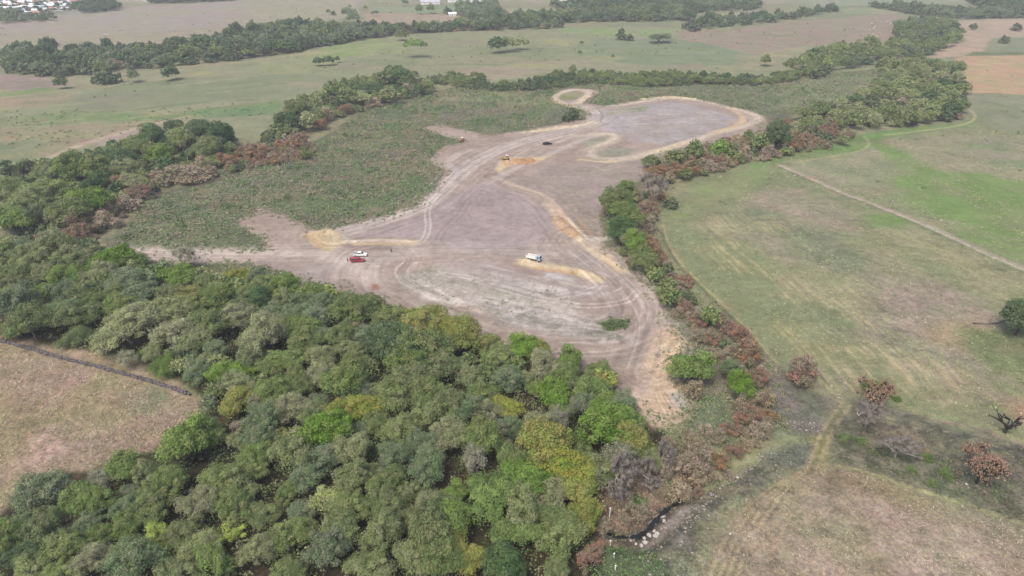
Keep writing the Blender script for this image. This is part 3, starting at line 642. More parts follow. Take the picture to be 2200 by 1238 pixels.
# species: crown radius 1 unit = 4.5 m; colours as seen; parameters of build
#   cols, lobes, lobe radius, leaves per lobe, leaf size, crown height/flatness, hollow, twigs per lobe, bark, kind
SPEC = dict(
 green  =dict(cols=[(98,112,70),(112,124,80),(86,100,62),(118,120,84)], nl=52, lr=0.280, nf=313, ls=0.207, flat=.72, tw=6, bark='grey', gap=.12),
 olive  =dict(cols=[(112,122,80),(122,130,88),(100,112,72),(130,132,100)], nl=56, lr=0.246, nf=297, ls=0.178, flat=.75, tw=20, bark='grey', gap=.18),
 feather=dict(cols=[(130,136,98),(140,142,108),(116,124,84),(124,124,96)], nl=58, lr=0.235, nf=264, ls=0.163, flat=.7, tw=24, bark='pale', gap=.2),
 bright =dict(cols=[(98,122,58),(110,132,66),(88,110,52),(108,120,70)], nl=50, lr=0.280, nf=330, ls=0.222, flat=.7, tw=3, bark='brown', gap=.08),
 dark   =dict(cols=[(70,90,60),(82,102,66),(62,80,54),(92,106,74)], nl=52, lr=0.291, nf=346, ls=0.222, flat=.85, tw=2, bark='brown', gap=.05, thick=1.4),
 autumn =dict(cols=[(114,126,64),(128,134,72),(104,118,62),(134,126,74)], nl=54, lr=0.269, nf=313, ls=0.207, flat=.65, tw=6, bark='grey', gap=.12),
 bluish =dict(cols=[(98,114,84),(110,122,94),(88,102,76),(118,120,100)], nl=54, lr=0.258, nf=297, ls=0.178, flat=.75, tw=12, bark='grey', gap=.15),
 lime   =dict(cols=[(150,160,90),(158,168,104),(130,144,78)], nl=24, lr=0.246, nf=247, ls=0.192, flat=.85, tw=14, bark='pale', gap=.3, airy=1),
 umbrella=dict(cols=[(100,120,64),(112,130,72),(88,108,58)], nl=32, lr=0.336, nf=462, ls=0.207, flat=.42, tw=4, bark='grey', gap=.1, pad=1, thick=1.8),
 twiggy =dict(cols=[(132,134,112),(142,142,124),(112,118,92)], nl=36, lr=0.291, nf=115, ls=0.163, flat=.7, tw=46, bark='pale', gap=.2),
 shrub  =dict(cols=[(98,114,66),(108,124,74),(86,102,60)], nl=40, lr=0.336, nf=429, ls=0.163, flat=.95, tw=0, bark='brown', gap=0, low=1),
 hedge  =dict(cols=[(80,94,68),(94,106,78),(66,80,58),(100,100,80)], nl=36, lr=.28, nf=150, ls=.34, flat=.95, tw=4, bark='brown', gap=.1, low=1),
 redbush=dict(cols=[(136,94,80),(118,98,84),(142,104,86),(110,108,88),(126,110,98)], nl=34, lr=.28, nf=150, ls=.26, flat=.85, tw=30, bark='pink', gap=.15, low=1, dry=1),
 tanbush=dict(cols=[(140,124,108),(130,116,104),(150,134,118),(118,116,94)], nl=34, lr=.28, nf=140, ls=.24, flat=.85, tw=36, bark='pink', gap=.15, low=1, dry=1),
 orange =dict(cols=[(132,104,88),(142,108,90),(118,102,90)], nl=34, lr=.25, nf=90, ls=.20, flat=.7, tw=40, bark='dark', gap=.2, dry=1),
 bare   =dict(cols=[(170,156,150)], nl=30, lr=.26, nf=0, ls=.2, flat=.7, tw=80, bark='pale', gap=.2, bare=1),
 charred=dict(cols=[(90,84,80)], nl=22, lr=.2, nf=0, ls=.2, flat=.9, tw=5, bark='dark', gap=.2, bare=1, thick=2.2),
)
U = 4.5
def grow(sp, seed, detail=1.0):
    """returns (trunk V,F), (crown V,F,colour) for a tree with crown radius U standing on z = 0"""
    s = SPEC[sp]; g = np.random.default_rng(seed * 101 + sum(map(ord, sp)))
    low = s.get('low', 0); H0 = .25 if low else (1.05 if s.get('pad') else .85)     # height of crown centre / U
    fl = s['flat']; nl = s['nl']
    # lobe centres: spread over the upper shell with some inside
    cen = []
    tries = 0
    while len(cen) < nl and tries < 6000:
        tries += 1
        p = unit(1, g)[0]
        if p[2] < (-.15 if not low else -.05): continue
        r = (.82 if g.random() < .75 else .5) * (.85 + .25 * g.random())
        if s.get('pad'): p[2] = abs(p[2]) * .5 + .25 * (g.random() < .3)
        q = p * r * np.array([1, 1, fl]); 
        az = math.atan2(p[1], p[0]); q = q * np.array([1, 1, 1]) * (1 + .16 * math.sin(2 * az + seed) + .13 * math.sin(3 * az + seed * 2.3) * (1 - abs(p[2])))
        lump = .72 + .56 * vnoise(np.array([p[0] * 1.7 + seed]), np.array([p[1] * 1.7 + p[2]]), seed)[0]
        q = q * lump
        if s.get('airy') or s.get('pad'): md = .26
        else: md = .17
        if all(np.linalg.norm(q - c) > md for c in cen): cen.append(q)
    cen = np.array(cen); nl = len(cen)
    drop = g.random(nl) > s['gap'] * .6; cen = cen[drop]; nl = len(cen)
    base = np.array([0, 0, H0]); cen = cen + base
    lr = s['lr'] * (.6 + .8 * g.random(nl) ** 1.3)
    # ---- trunk, limbs and twigs
    tp = []
    fork = np.array([g.normal() * .05, g.normal() * .05, (.08 if low else .38) + .08 * g.random()])
    tr = (.035 if low else .05) * s.get('thick', 1)
    tp.append(limb((0, 0, -.1), fork * 1.0, tr * 1.25, tr * .85, g, .05))
    nb = 5
    ang0 = g.random() * 6.28
    mains = []
    for k in range(nb):
        a = ang0 + k * 2 * math.pi / nb + g.normal() * .25; rr = .38 + .14 * g.random()
        e_ = base + np.array([math.cos(a) * rr, math.sin(a) * rr, (-.1 if not low else .15) + .2 * g.random()]); mains.append(e_)
        tp.append(limb(fork, e_, tr * .7, tr * .34, g, .10))
    mains = np.array(mains); wgt = 2.4 if s.get('bare') else 1.0
    for c in cen:
        m_ = mains[np.argmin(np.linalg.norm(mains - c, axis=1))]
        tp.append(limb(m_, c, tr * .28 * wgt, tr * .10 * wgt, g, .12, 4))
    ntw = int(s['tw'] * detail)
    if ntw:
        ci = np.repeat(np.arange(nl), ntw); d = unit(len(ci), g); d[:, 2] = d[:, 2] * .6 + .35
        d /= np.linalg.norm(d, axis=1, keepdims=True)
        st = cen[ci] + unit(len(ci), g) * .03 - d * lr[ci][:, None] * .3
        L = lr[ci] * (.9 + .6 * g.random(len(ci)))
        tp.append(slivers(st, st + d * L[:, None], .0062 if not s.get('bare') else .010, g))
    TV, TF = join(tp)
    # ---- leaves
    nf = int(s['nf'] * detail)
    if nf:
        ci = np.repeat(np.arange(nl), nf); n = len(ci)
        d = unit(n, g); d[:, 2] = np.where(d[:, 2] < -.45, -d[:, 2], d[:, 2])
        rad = lr[ci] * (1.08 - .45 * g.random(n) ** 2)
        ph = g.random((nl, 3)) * 9
        rip = 1 + .22 * np.sin(d[:, 0] * 5 + ph[ci, 0]) * np.sin(d[:, 1] * 5 + ph[ci, 1]) + .1 * np.sin(d[:, 2] * 9 + ph[ci, 2])
        fs = np.array([1, 1, .8 if not s.get('pad') else .45])
        c = cen[ci] + d * (rad * rip)[:, None] * fs
        nr_ = d + unit(n, g) * .75; nr_[:, 2] += .25; nr_ /= np.linalg.norm(nr_, axis=1, keepdims=True)
        V, F = leaves(c, nr_, s['ls'] / U * (1.0 if detail == 1 else 1 / math.sqrt(detail)), g)
        pal = np.array([AL(*q) for q in s['cols']])
        lc = g.integers(0, len(pal), nl); cc = pal[np.where(g.random(n) < .7, lc[ci], g.integers(0, len(pal), n))]
        cc = cc * (.82 + .36 * g.random(n))[:, None] * (.9 + .2 * g.random(nl))[ci][:, None]
        cc = np.repeat(cc, 3, 0)
    else:
        V = F = cc = None
    return (TV * U, TF), (None if V is None else V * U, F, cc)
PROTO = {}
NVAR = dict(green=4, olive=4, bluish=3, feather=3, bright=3, tanbush=3, redbush=3, hedge=3, autumn=2)
def proto(sp, k):
    k = k % NVAR.get(sp, 2)
    if (sp, k) not in PROTO:
        (tv, tf), (cv, cf, cc) = grow(sp, k + 1)
        tm = mesh_from(sp + '_trunk', tv, tf, BARKS[SPEC[sp]['bark']], smooth=True)
        cm = mesh_from(sp + '_crown', cv, cf, M_DRY if SPEC[sp].get('dry') else M_LEAF, col=cc) if cv is not None else None
        PROTO[(sp, k)] = (tm, cm)
    return PROTO[(sp, k)]
LOWPOLY = {}
def lowpoly(sp, k):
    k = k % 3
    if (sp, k) not in LOWPOLY:
        (tv, tf), (cv, cf, cc) = grow(sp, 50 + k, .085)
        LOWPOLY[(sp, k)] = (cv, cf, cc)
    return LOWPOLY[(sp, k)]

KIND = dict(green='broadleaf_tree', olive='broadleaf_tree', feather='broadleaf_tree', bright='broadleaf_tree', dark='broadleaf_tree', autumn='broadleaf_tree', bluish='broadleaf_tree',
            lime='broadleaf_tree', umbrella='broadleaf_tree', twiggy='twiggy_tree', shrub='green_shrub', hedge='broadleaf_tree', redbush='dry_bush', tanbush='dry_bush', orange='dry_tree', bare='bare_tree', charred='bare_tree')
TREES = []      # x px, y px (crown centre), diameter px, species, zone
def T(zone, lst):
    for q in lst: TREES.append((q[0], q[1], q[2], q[3], zone, True))
T('f', [(60,540,90,'olive'),(130,535,90,'olive'),(185,552,80,'green'),(250,556,78,'bright'),(292,562,58,'bright'),(387,580,72,'bright'),(392,600,60,'bright'),(400,626,58,'autumn'),
 (395,550,62,'twiggy'),(182,602,55,'feather'),(268,600,90,'bluish'),(300,622,80,'bluish'),(270,678,140,'feather'),(387,710,100,'feather'),(565,722,105,'feather'),(498,682,80,'feather'),
 (464,624,52,'feather'),(370,648,75,'feather'),(164,728,62,'shrub'),(357,785,75,'shrub'),(326,758,52,'shrub'),(220,740,52,'green'),(272,768,56,'twiggy'),(34,652,100,'bluish'),(67,692,90,'green'),
 (18,704,60,'green'),(145,682,70,'green'),(110,592,70,'green'),(17,612,70,'green'),(67,574,80,'olive'),(555,644,62,'dark'),(605,632,60,'olive'),(673,628,60,'green'),(640,668,82,'bluish'),
 (690,648,70,'bluish'),(488,792,80,'bright'),(622,772,70,'bright'),(656,728,80,'green'),(690,799,80,'feather'),(538,765,70,'green'),(437,775,55,'feather'),(420,735,70,'olive'),
 (757,655,105,'green'),(800,648,60,'green'),(780,708,80,'tanbush'),(918,682,95,'autumn'),(965,696,80,'autumn'),(881,670,58,'autumn'),(1000,718,85,'autumn'),(1040,737,60,'autumn'),(841,674,50,'olive'),
 (841,728,125,'dark'),(898,738,115,'green'),(875,778,90,'green'),(1066,770,72,'olive'),(1127,745,70,'bright'),(1160,752,68,'autumn'),(1167,780,78,'feather'),(1224,771,66,'bright'),(1218,800,70,'bright'),
 (1285,792,62,'green'),(1298,812,48,'autumn'),(1016,809,80,'green'),(1087,809,80,'bluish'),(1194,845,90,'bright'),(1268,836,80,'bright'),(1290,862,62,'bright'),(1087,868,72,'autumn'),(1198,893,80,'twiggy'),
 (1288,915,105,'bright'),(1342,892,80,'bright'),(1355,938,86,'autumn'),(1033,936,100,'green'),(1164,948,125,'autumn'),(1218,992,120,'autumn'),(1238,1037,95,'autumn'),(1255,1098,90,'autumn'),(1126,1020,105,'umbrella'),
 (1053,1064,120,'umbrella'),(1100,1145,90,'umbrella'),(979,1052,60,'bright'),(1019,990,76,'twiggy'),(972,1112,90,'bright'),(972,1160,92,'autumn'),(1010,1200,80,'autumn'),(1201,1160,100,'olive'),
 (1265,1194,72,'redbush'),(821,1147,105,'olive'),(790,1210,100,'olive'),(891,1200,90,'olive'),(908,957,80,'bluish'),(858,923,95,'olive'),(757,967,90,'feather'),(848,983,90,'bluish'),(918,1004,96,'bluish'),
 (760,1030,90,'olive'),(831,1037,90,'green'),(828,1086,90,'green'),(757,1092,90,'olive'),(965,869,88,'green'),(915,842,88,'green'),(841,849,90,'olive'),(999,882,78,'bluish'),(1087,1212,92,'dark'),
 (404,950,108,'bright'),(454,932,70,'green'),(269,1006,76,'bright'),(312,1015,70,'olive'),(92,1052,108,'bluish'),(175,1066,96,'bright'),(216,1078,70,'green'),(151,1120,62,'tanbush'),(94,1133,90,'green'),(40,1192,84,'dark'),
 (141,1174,90,'olive'),(209,1199,90,'feather'),(215,1148,70,'green'),(336,1150,72,'lime'),(338,1184,66,'autumn'),(320,1086,96,'olive'),(430,1080,100,'feather'),(481,1032,96,'olive'),(363,1039,80,'green'),
 (521,1056,80,'feather'),(488,1145,80,'lime'),(702,1068,96,'lime'),(622,973,96,'olive'),(555,936,80,'bluish'),(521,913,56,'tanbush'),(504,860,78,'autumn'),(673,882,78,'green'),(717,886,70,'autumn'),
 (572,896,80,'bluish'),(588,842,78,'bright'),(555,1185,86,'feather'),(622,1151,90,'olive'),(454,1209,90,'bright'),(707,1186,96,'bluish'),(130,1230,90,'olive'),(380,1238,90,'green'),(620,1236,90,'green'),
 (1400,985,60,'olive'),(1385,960,60,'green')])
T('h', [(200,345,90,'green'),(150,355,80,'green'),(250,330,80,'dark'),(330,290,62,'dark'),(345,325,66,'bright'),(300,315,60,'green'),(420,275,80,'dark'),(465,290,70,'dark'),(390,300,70,'olive'),(440,315,72,'green'),(480,320,50,'hedge'),
 (395,365,120,'tanbush'),(440,370,60,'tanbush'),(283,385,62,'feather'),(340,385,60,'tanbush'),(490,345,52,'redbush'),(530,330,46,'redbush'),(560,325,44,'redbush'),(610,315,44,'redbush'),(645,312,50,'redbush'),
 (190,430,90,'bright'),(150,455,85,'green'),(100,400,90,'olive'),(60,420,90,'olive'),(20,410,80,'olive'),(40,370,70,'hedge'),(110,360,70,'green'),(240,450,66,'tanbush'),(280,440,60,'tanbush'),(230,480,62,'tanbush'),(170,500,70,'redbush'),
 (30,470,80,'bright'),(80,480,80,'hedge'),(300,420,50,'redbush'),(250,400,60,'redbush'),(205,390,70,'dark'),(270,365,60,'olive')])
T('r', [(615,262,52,'dark'),(640,235,50,'green'),(690,215,44,'olive'),(720,195,40,'green'),(790,178,62,'dark'),(825,170,40,'green'),(860,150,54,'dark'),(745,210,44,'olive'),(780,208,44,'feather'),(660,260,46,'feather'),(700,250,44,'tanbush'),
 (740,238,44,'redbush'),(690,270,40,'redbush'),(800,222,40,'tanbush'),(840,205,40,'feather'),(880,195,40,'tanbush'),(910,185,36,'redbush'),(640,290,40,'redbush'),(870,175,30,'green')])
T('c', [(1322,440,70,'green'),(1345,470,66,'green'),(1335,500,60,'dark'),(1362,515,56,'olive'),(1378,545,56,'green'),(1345,410,50,'green'),(1455,620,50,'tanbush'),(1330,985,90,'twiggy'),(1380,1010,80,'bare'),(1430,985,70,'bare'),(1330,1060,70,'bare'),(1300,1120,44,'tanbush'),(1375,1095,50,'tanbush'),(1465,1040,70,'tanbush'),(1500,990,70,'tanbush'),(1330,450,62,'green'),(1310,432,44,'bright'),(1352,425,44,'green'),(1325,490,50,'bright'),(1350,500,50,'green'),(1365,530,52,'bright'),(1385,568,50,'green'),(1340,470,50,'dark'),(1410,545,48,'redbush'),(1410,588,46,'green'),(1440,610,40,'green'),(1470,605,52,'redbush'),
 (1440,640,50,'green'),(1470,660,40,'redbush'),(1500,690,50,'redbush'),(1455,675,36,'tanbush'),(1525,685,46,'green'),(1560,700,58,'redbush'),(1585,720,52,'redbush'),(1530,730,46,'redbush'),(1610,770,60,'redbush'),(1550,770,50,'tanbush'),(1570,800,52,'bluish'),
 (1490,787,90,'bright'),(1590,835,56,'bright'),(1625,820,56,'redbush'),(1640,860,56,'tanbush'),(1610,900,56,'redbush'),(1570,920,50,'redbush'),(1490,840,56,'tanbush'),(1722,803,84,'redbush'),(1405,410,72,'bare'),(1375,455,46,'redbush'),(1390,490,42,'tanbush'),
 (1400,450,40,'redbush'),(1440,440,36,'hedge'),(1440,370,56,'redbush'),(1480,368,52,'redbush'),(1410,375,40,'redbush'),(1520,360,46,'tanbush'),(1400,345,38,'green'),(1450,335,46,'green'),(1490,330,46,'green'),(1545,320,46,'bright'),(1590,318,44,'tanbush'),(1540,355,40,'redbush'),
 (1670,298,58,'dark'),(1630,308,44,'green'),(1700,300,40,'redbush'),(1735,305,44,'redbush'),(1780,280,50,'redbush'),(1650,330,40,'tanbush'),(1600,335,40,'tanbush'),(1710,320,36,'redbush'),
 (1440,960,52,'tanbush'),(1470,1000,62,'tanbush'),(1510,965,56,'tanbush'),(1545,985,50,'redbush'),(1430,1015,52,'tanbush'),(1500,1020,46,'tanbush'),(1580,960,46,'redbush'),(1480,940,50,'tanbush'),(1420,1050,46,'tanbush'),(1345,1075,50,'tanbush'),
 (1340,1022,105,'bare'),(1400,1040,56,'bare'),(1455,1045,40,'tanbush'),(1540,940,46,'tanbush')])
T('b', [(1880,845,84,'orange'),(1868,885,90,'bare'),(1935,950,92,'bare'),(2168,905,66,'charred'),(2115,1000,112,'orange'),(1880,828,50,'shrub'),(2198,684,84,'dark'),(1925,855,22,'shrub'),(1815,938,34,'shrub'),(1850,945,24,'shrub'),(1990,985,28,'shrub'),(2035,1020,34,'shrub'),(2005,1040,26,'shrub'),(1960,1010,26,'shrub')])
T('m', [(363,155,36,'dark'),(130,177,28,'dark'),(235,170,44,'hedge'),(215,172,34,'hedge'),(285,162,30,'bluish'),(683,131,22,'dark'),(704,128,26,'dark'),(725,128,14,'green'),(890,104,40,'umbrella'),(1068,98,34,'dark'),(1095,92,38,'feather'),(1116,90,34,'feather'),(1418,66,48,'bluish'),
 (1335,80,28,'hedge'),(1352,82,24,'hedge'),(860,74,28,'green'),(748,25,30,'bluish'),(758,36,26,'bluish'),(1003,20,26,'bluish'),(2073,182,20,'dark'),(1647,130,26,'green'),(1246,113,10,'green'),(1317,121,9,'green'),(2185,62,24,'hedge'),(2158,88,24,'hedge'),(716,30,14,'hedge'),
 (705,25,12,'green'),(900,22,18,'green'),(925,20,20,'green'),(806,27,16,'bluish'),(785,16,12,'green'),(960,26,20,'hedge'),(870,4,18,'bluish'),(770,47,10,'hedge'),(1250,92,10,'green'),(1370,5,30,'dark'),(2090,60,18,'hedge'),(1232,249,34,'hedge'),(1214,254,26,'hedge'),(1248,252,24,'tanbush')])

# polygons filled with further trees: (zone, outline of crown centres, spacing px near bottom/top, species weights)
FILL = [
 ('f', [(0,522),(140,526),(230,548),(330,580),(430,585),(560,600),(720,640),(830,668),(900,690),(1060,745),(1240,790),(1330,850),(1370,905),(1380,960),(1300,1000),(1270,1110),(1200,1238),(0,1238),(0,1150),(110,1060),(260,1010),(380,950),(450,890),(420,820),(300,760),(150,730),(0,700)], .55,
  dict(olive=5, green=7, feather=2, bluish=4, bright=1.6, autumn=1.2, twiggy=1, dark=2), 9.2),
 ('h', [(0,385),(60,352),(140,338),(210,322),(310,292),(390,268),(450,272),(500,300),(500,330),(420,372),(330,400),(290,440),(210,500),(100,505),(0,500)], .62, dict(green=3, olive=4, dark=1.5, hedge=3, tanbush=2, redbush=.8), 6.6),
 ('r', [(590,275),(600,245),(650,215),(720,182),(800,160),(850,142),(880,160),(925,175),(925,195),(850,208),(760,235),(690,260),(620,290)], .62, dict(green=2, olive=3, dark=1.5, hedge=2, tanbush=2), 6.2),
 ('c', [(1300,430),(1370,412),(1420,400),(1425,440),(1400,470),(1430,560),(1490,620),(1500,670),(1580,710),(1650,780),(1670,880),(1600,925),(1560,890),(1600,820),(1520,740),(1450,680),(1400,600),(1345,560),(1310,500)], .72, dict(green=2, redbush=1.6, tanbush=2.5, hedge=2, olive=1.5), 5.0),
 ('c', [(1400,345),(1500,320),(1560,300),(1650,285),(1720,285),(1830,285),(1820,302),(1710,322),(1600,345),(1500,372),(1420,385)], .66, dict(green=2.5, redbush=1.4, tanbush=2.5, hedge=2, olive=1.5), 6.0),
 ('e', [(1880,140),(1990,130),(2055,145),(2070,190),(2075,235),(2060,250),(1960,262),(1850,268),(1740,290),(1690,275),(1700,245),(1780,225),(1870,205),(1890,160)], .62, dict(olive=5, green=3, feather=2.5, hedge=3, tanbush=1.2, dark=1), 8.6),
 ('n', [(900,168),(960,158),(1030,160),(1060,180),(1120,170),(1180,158),(1260,150),(1380,158),(1440,150),(1500,158),(1640,162),(1700,152),(1760,150),(1700,168),(1640,176),(1500,175),(1400,180),(1280,172),(1180,184),(1060,188),(960,176)], .70, dict(olive=2, green=3, hedge=4, dark=1.3), 5.5),
 ('n', [(1690,150),(1745,115),(1790,96),(1930,92),(1925,55),(1960,38),(2050,50),(2068,75),(2055,92),(1995,112),(1930,122),(1870,130),(1800,150),(1740,165)], .72, dict(olive=4, green=3, hedge=4, dark=1, bluish=2), 9.5),
 ('t', [(0,105),(60,108),(250,108),(420,95),(500,70),(620,50),(740,58),(860,60),(960,55),(1070,30),(1180,34),(1240,26),(1400,20),(1490,26),(1490,40),(1200,44),(1200,56),(1060,60),(900,66),(760,82),(640,106),(480,126),(330,140),(140,160),(60,155),(0,152)], .52, dict(green=3, hedge=5, dark=2, bluish=3, tanbush=.7), 11.5),
 ('t', [(760,62),(900,58),(1060,50),(1070,58),(900,66),(780,76)], .62, dict(redbush=3, tanbush=1), 5.5),
 ('t', [(1470,52),(1540,36),(1650,34),(1800,14),(1800,20),(1660,44),(1560,54),(1475,64)], .70, dict(hedge=4, dark=1, bluish=2), 11),
 ('t', [(1180,6),(1300,2),(1500,6),(1640,10),(1620,18),(1480,20),(1300,14),(1200,16)], .75, dict(hedge=4, dark=2, bluish=3), 11),
 ('t', [(150,14),(200,4),(260,8),(250,18),(180,24)], .7, dict(dark=3, hedge=2), 11),
 ('t', [(320,4),(430,2),(500,-2),(500,-8),(330,-6)], .7, dict(dark=3, hedge=2), 11),
 ('t', [(0,26),(60,30),(120,34),(110,40),(0,46)], .8, dict(bluish=3, hedge=2), 11),
 ('t', [(1860,8),(1960,12),(2080,22),(2200,18),(2200,34),(2080,38),(2000,32),(1900,16)], .75, dict(hedge=4, bluish=3), 11),
 ('t', [(0,2),(150,0),(150,20),(60,26),(0,20)], 1.7, dict(dark=3, bluish=2), 6),
 ('t', [(900,-12),(1000,-14),(1200,-14),(1500,-16),(1500,-10),(1200,-6),(1000,-4)], 1.2, dict(dark=3, bluish=2), 7),
 ('t', [(985,8),(1065,10),(1070,40),(1010,38),(985,28)], .6, dict(bluish=3, hedge=2), 11),
 ('t', [(1290,-4),(1500,-6),(1640,2),(1500,24),(1400,22),(1300,10)], .6, dict(hedge=3, dark=2, bluish=3), 12),
 ('t', [(2080,-2),(2240,-6),(2240,30),(2120,20)], .6, dict(hedge=3, dark=2), 12),
 ('h', [(480,345),(520,318),(600,300),(640,290),(685,305),(670,332),(600,340),(500,362)], .6, dict(redbush=3, tanbush=2, green=1.5, hedge=1.5), 5.5),
 ('r', [(560,300),(590,262),(640,272),(640,300)], .6, dict(green=2, hedge=2, olive=1, tanbush=1), 6),
 ('c', [(1500,905),(1600,900),(1665,860),(1650,930),(1570,990),(1500,1040),(1430,1045),(1385,1000),(1440,930)], .62, dict(tanbush=4, redbush=1.6, hedge=1), 4.6),
 ('c', [(1310,1020),(1400,1010),(1420,1060),(1380,1100),(1320,1120),(1300,1080)], .8, dict(tanbush=4, hedge=.6, twiggy=1), 3.8),
 ('c', [(1560,292),(1720,262),(1700,240),(1660,262),(1600,290)], .9, dict(tanbush=3, redbush=1, hedge=1), 4.5),
]
def inpoly(px, py, poly):
    xs, ys_ = zip(*poly); return inside(np.array([px], float), np.array([py], float), np.array(xs, float), np.array(ys_, float))[0]
HC = 4.2
pos = []       # world x, y, radius
for (x, y, d, sp, zn, hand) in TREES:
    r = d * depth_at(y, HC) / FPX / 2; wx_, wy_ = at(x, y, r * (.95 if not SPEC[sp].get('low') else .4)); pos.append((float(wx_), float(wy_), r, sp, zn, x, y))
PA = np.array([(p[0], p[1], p[2]) for p in pos])
fr = np.random.default_rng(33)
for zn, poly, sep, wts, dm_ in FILL:
    bx, by = at(np.array([p[0] for p in poly], float), np.array([p[1] for p in poly], float), 3.0)
    names = list(wts); wv = np.array([wts[n_] for n_ in names], float); wv /= wv.sum()
    area = 0.5 * abs(sum(bx[i] * by[(i + 1) % len(bx)] - bx[(i + 1) % len(bx)] * by[i] for i in range(len(bx))))
    new = []
    for _ in range(int(area / (dm_ * dm_) * 14) + 60):
        x = fr.uniform(bx.min(), bx.max()); y = fr.uniform(by.min(), by.max())
        r = dm_ / 2 * fr.uniform(.55, 1.35)
        if not inside(np.array([x]), np.array([y]), bx, by)[0]: continue
        dd = np.hypot(PA[:, 0] - x, PA[:, 1] - y)
        if (dd < (PA[:, 2] + r) * sep).any(): continue
        k = fr.random()
        # neighbours tend to be of one sort
        q = vnoise(np.array([x / 22.0]), np.array([y / 22.0]), 5)[0] * .6 + k * .4
        sp = names[int(np.searchsorted(np.cumsum(wv), min(max((q - .12) / .76, 0), .999)))]
        PA = np.vstack([PA, [x, y, r]])
        px, py = to_px(x, y, r * .9)
        pos.append((x, y, r, sp, zn, px, py))
# ---- 300 of each kind that show largest become objects; the rest of the broadleaf trees are one far wood
def shown(p): return 1.0 if (-40 < p[5] < 2240 and -30 < p[6] < 1300) else 0.0
def size_px(p): return p[2] * FPX / (p[1] * CP + CAM_H * SP)
bykind = {}
for p in pos:
    if not shown(p): continue
    bykind.setdefault(KIND[p[3]], []).append(p)
keep, rest = [], []
for k, L in bykind.items():
    L.sort(key=lambda p: -size_px(p)); keep += L[:300]; rest += L[300:]


DESC = dict(green='mid green round-topped tree', olive='olive green fine-leaved tree', feather='pale khaki feathery tree', bright='bright green leafy tree', dark='dark green dense tree', autumn='yellow-green turning tree',
            bluish='greyish green soft-crowned tree', lime='sparse lime green tree', umbrella='flat-topped green tree', twiggy='thin grey twiggy tree', shrub='low fresh green shrub', hedge='low dull green tree',
            redbush='reddish brown dry bush', tanbush='pinkish tan dry bush', orange='tree with dry orange leaves', bare='leafless pale-barked tree', charred='charred black leafless tree')
CATS = dict(broadleaf_tree='tree', twiggy_tree='tree', green_shrub='shrub', dry_bush='bush', dry_tree='tree', bare_tree='tree')
def zone_of(p):
    x, y, zn = p[5], p[6], p[4]
    if zn == 'f':
        if y < 600: return 'in the wood by the earth road', 'woodf0'
        if y < 690: return 'at the upper edge of the front wood', 'woodf1'
        if y < 780: return 'in the front wood level with the clearing tip' if 0 else 'in the upper front wood', 'woodf2'
        if y < 870: return 'in the middle of the front wood', 'woodf3'
        if y < 960: return 'in the wood beside the bare field corner', 'woodf4'
        if y < 1050: return 'in the lower front wood', 'woodf5'
        if y < 1140: return 'near the bottom of the front wood', 'woodf6'
        return 'at the bottom of the front wood', 'woodf7'
    if zn == 'h': return ('high in the left hedgerow', 'h0') if y < 340 else (('in the middle of the left hedgerow', 'h1') if y < 410 else ('low in the left hedgerow', 'h2'))
    if zn == 'r': return ('in the hedgerow bend behind the scrub', 'r0') if y < 215 else ('in the hedgerow left of the scrub', 'r1')
    if zn == 'c':
        if y < 400: return 'in the hedge below the loop track', 'c0'
        if y < 560: return 'in the hedge strip beside the clearing', 'c1'
        if y < 700: return 'in the hedge along the outer track', 'c2'
        if y < 800: return 'in the hedge right of the sandy tip', 'c3'
        if y < 940: return 'in the thicket below the sandy tip', 'c4'
        return 'above the stream bed', 'c5'
    if zn == 'e': return ('in the far half of the right wood', 'e0') if y < 195 else ('in the near half of the right wood', 'e1')
    if zn == 'n': return ('in the thin hedge behind the clearing', 'n0') if x < 1640 else (('in the hedge beside the pink field', 'n1') if y > 100 else ('in the top right hedge by the tan field', 'n2'))
    if zn == 't': return ('in the far hedge across the top', 't0')
    if zn == 'b': return 'on the burnt ground at lower right', 'b0'
    return 'alone in the far pasture', 'm0'
ORD = ['', 'first', 'second', 'third', 'fourth', 'fifth', 'sixth', 'seventh', 'eighth', 'ninth', 'tenth', 'eleventh', 'twelfth', 'thirteenth', 'fourteenth', 'fifteenth', 'sixteenth', 'seventeenth', 'eighteenth', 'nineteenth', 'twentieth']
GROUPN = dict(f='trees of the front wood', h='trees of the left hedgerow', r='trees of the hedgerow bend', c='hedge beside the clearing', e='trees of the right wood', n='trees of the thin far hedge', t='trees of the top hedge', b='plants on the burnt ground', m='lone pasture trees')
groups = {}
for i, p in enumerate(keep):
    groups.setdefault((p[3], zone_of(p)), []).append(i)
LABEL = {}
FIXED = {(1340,1022): 'leaning leafless grey tree over the stream gully at the wood edge', (1405,410): 'pale bare tree rising from red bushes beside the clearing', (1868,885): 'pale leafless tree on a thin trunk beside the grass path',
 (1935,950): 'whitish leafless tree with a blackened trunk base', (2168,905): 'black charred tree forking into bare limbs beside the right field', (2115,1000): 'wide tree with rusty orange dry leaves on burnt ground', (1880,845): 'dry tree with rust-red top beside the grass path',
 (1722,803): 'purplish red twiggy bush standing alone at the field corner', (1490,787): 'bright green round tree beside the sandy clearing tip', (2198,684): 'dark green tree cut by the right edge of the photo', (890,104): 'lone flat-topped tree in the far green pasture',
 (702,1068): 'lime green sparse tree with a pale visible trunk in the front wood', (1053,1064): 'broad bright green layered tree near the stream', (395,550): 'grey-white twiggy tree standing on the earth road edge', (363,155): 'lone dark round tree left of centre in the far pasture',
 (1418,66): 'lone wide grey-green tree in the far pasture', (1265,1194): 'reddish brown bush at the bottom between green trees', (270,678): 'large pale khaki feathery tree, the widest at the left', (1880,828): 'green vine top over the rusty tree'}
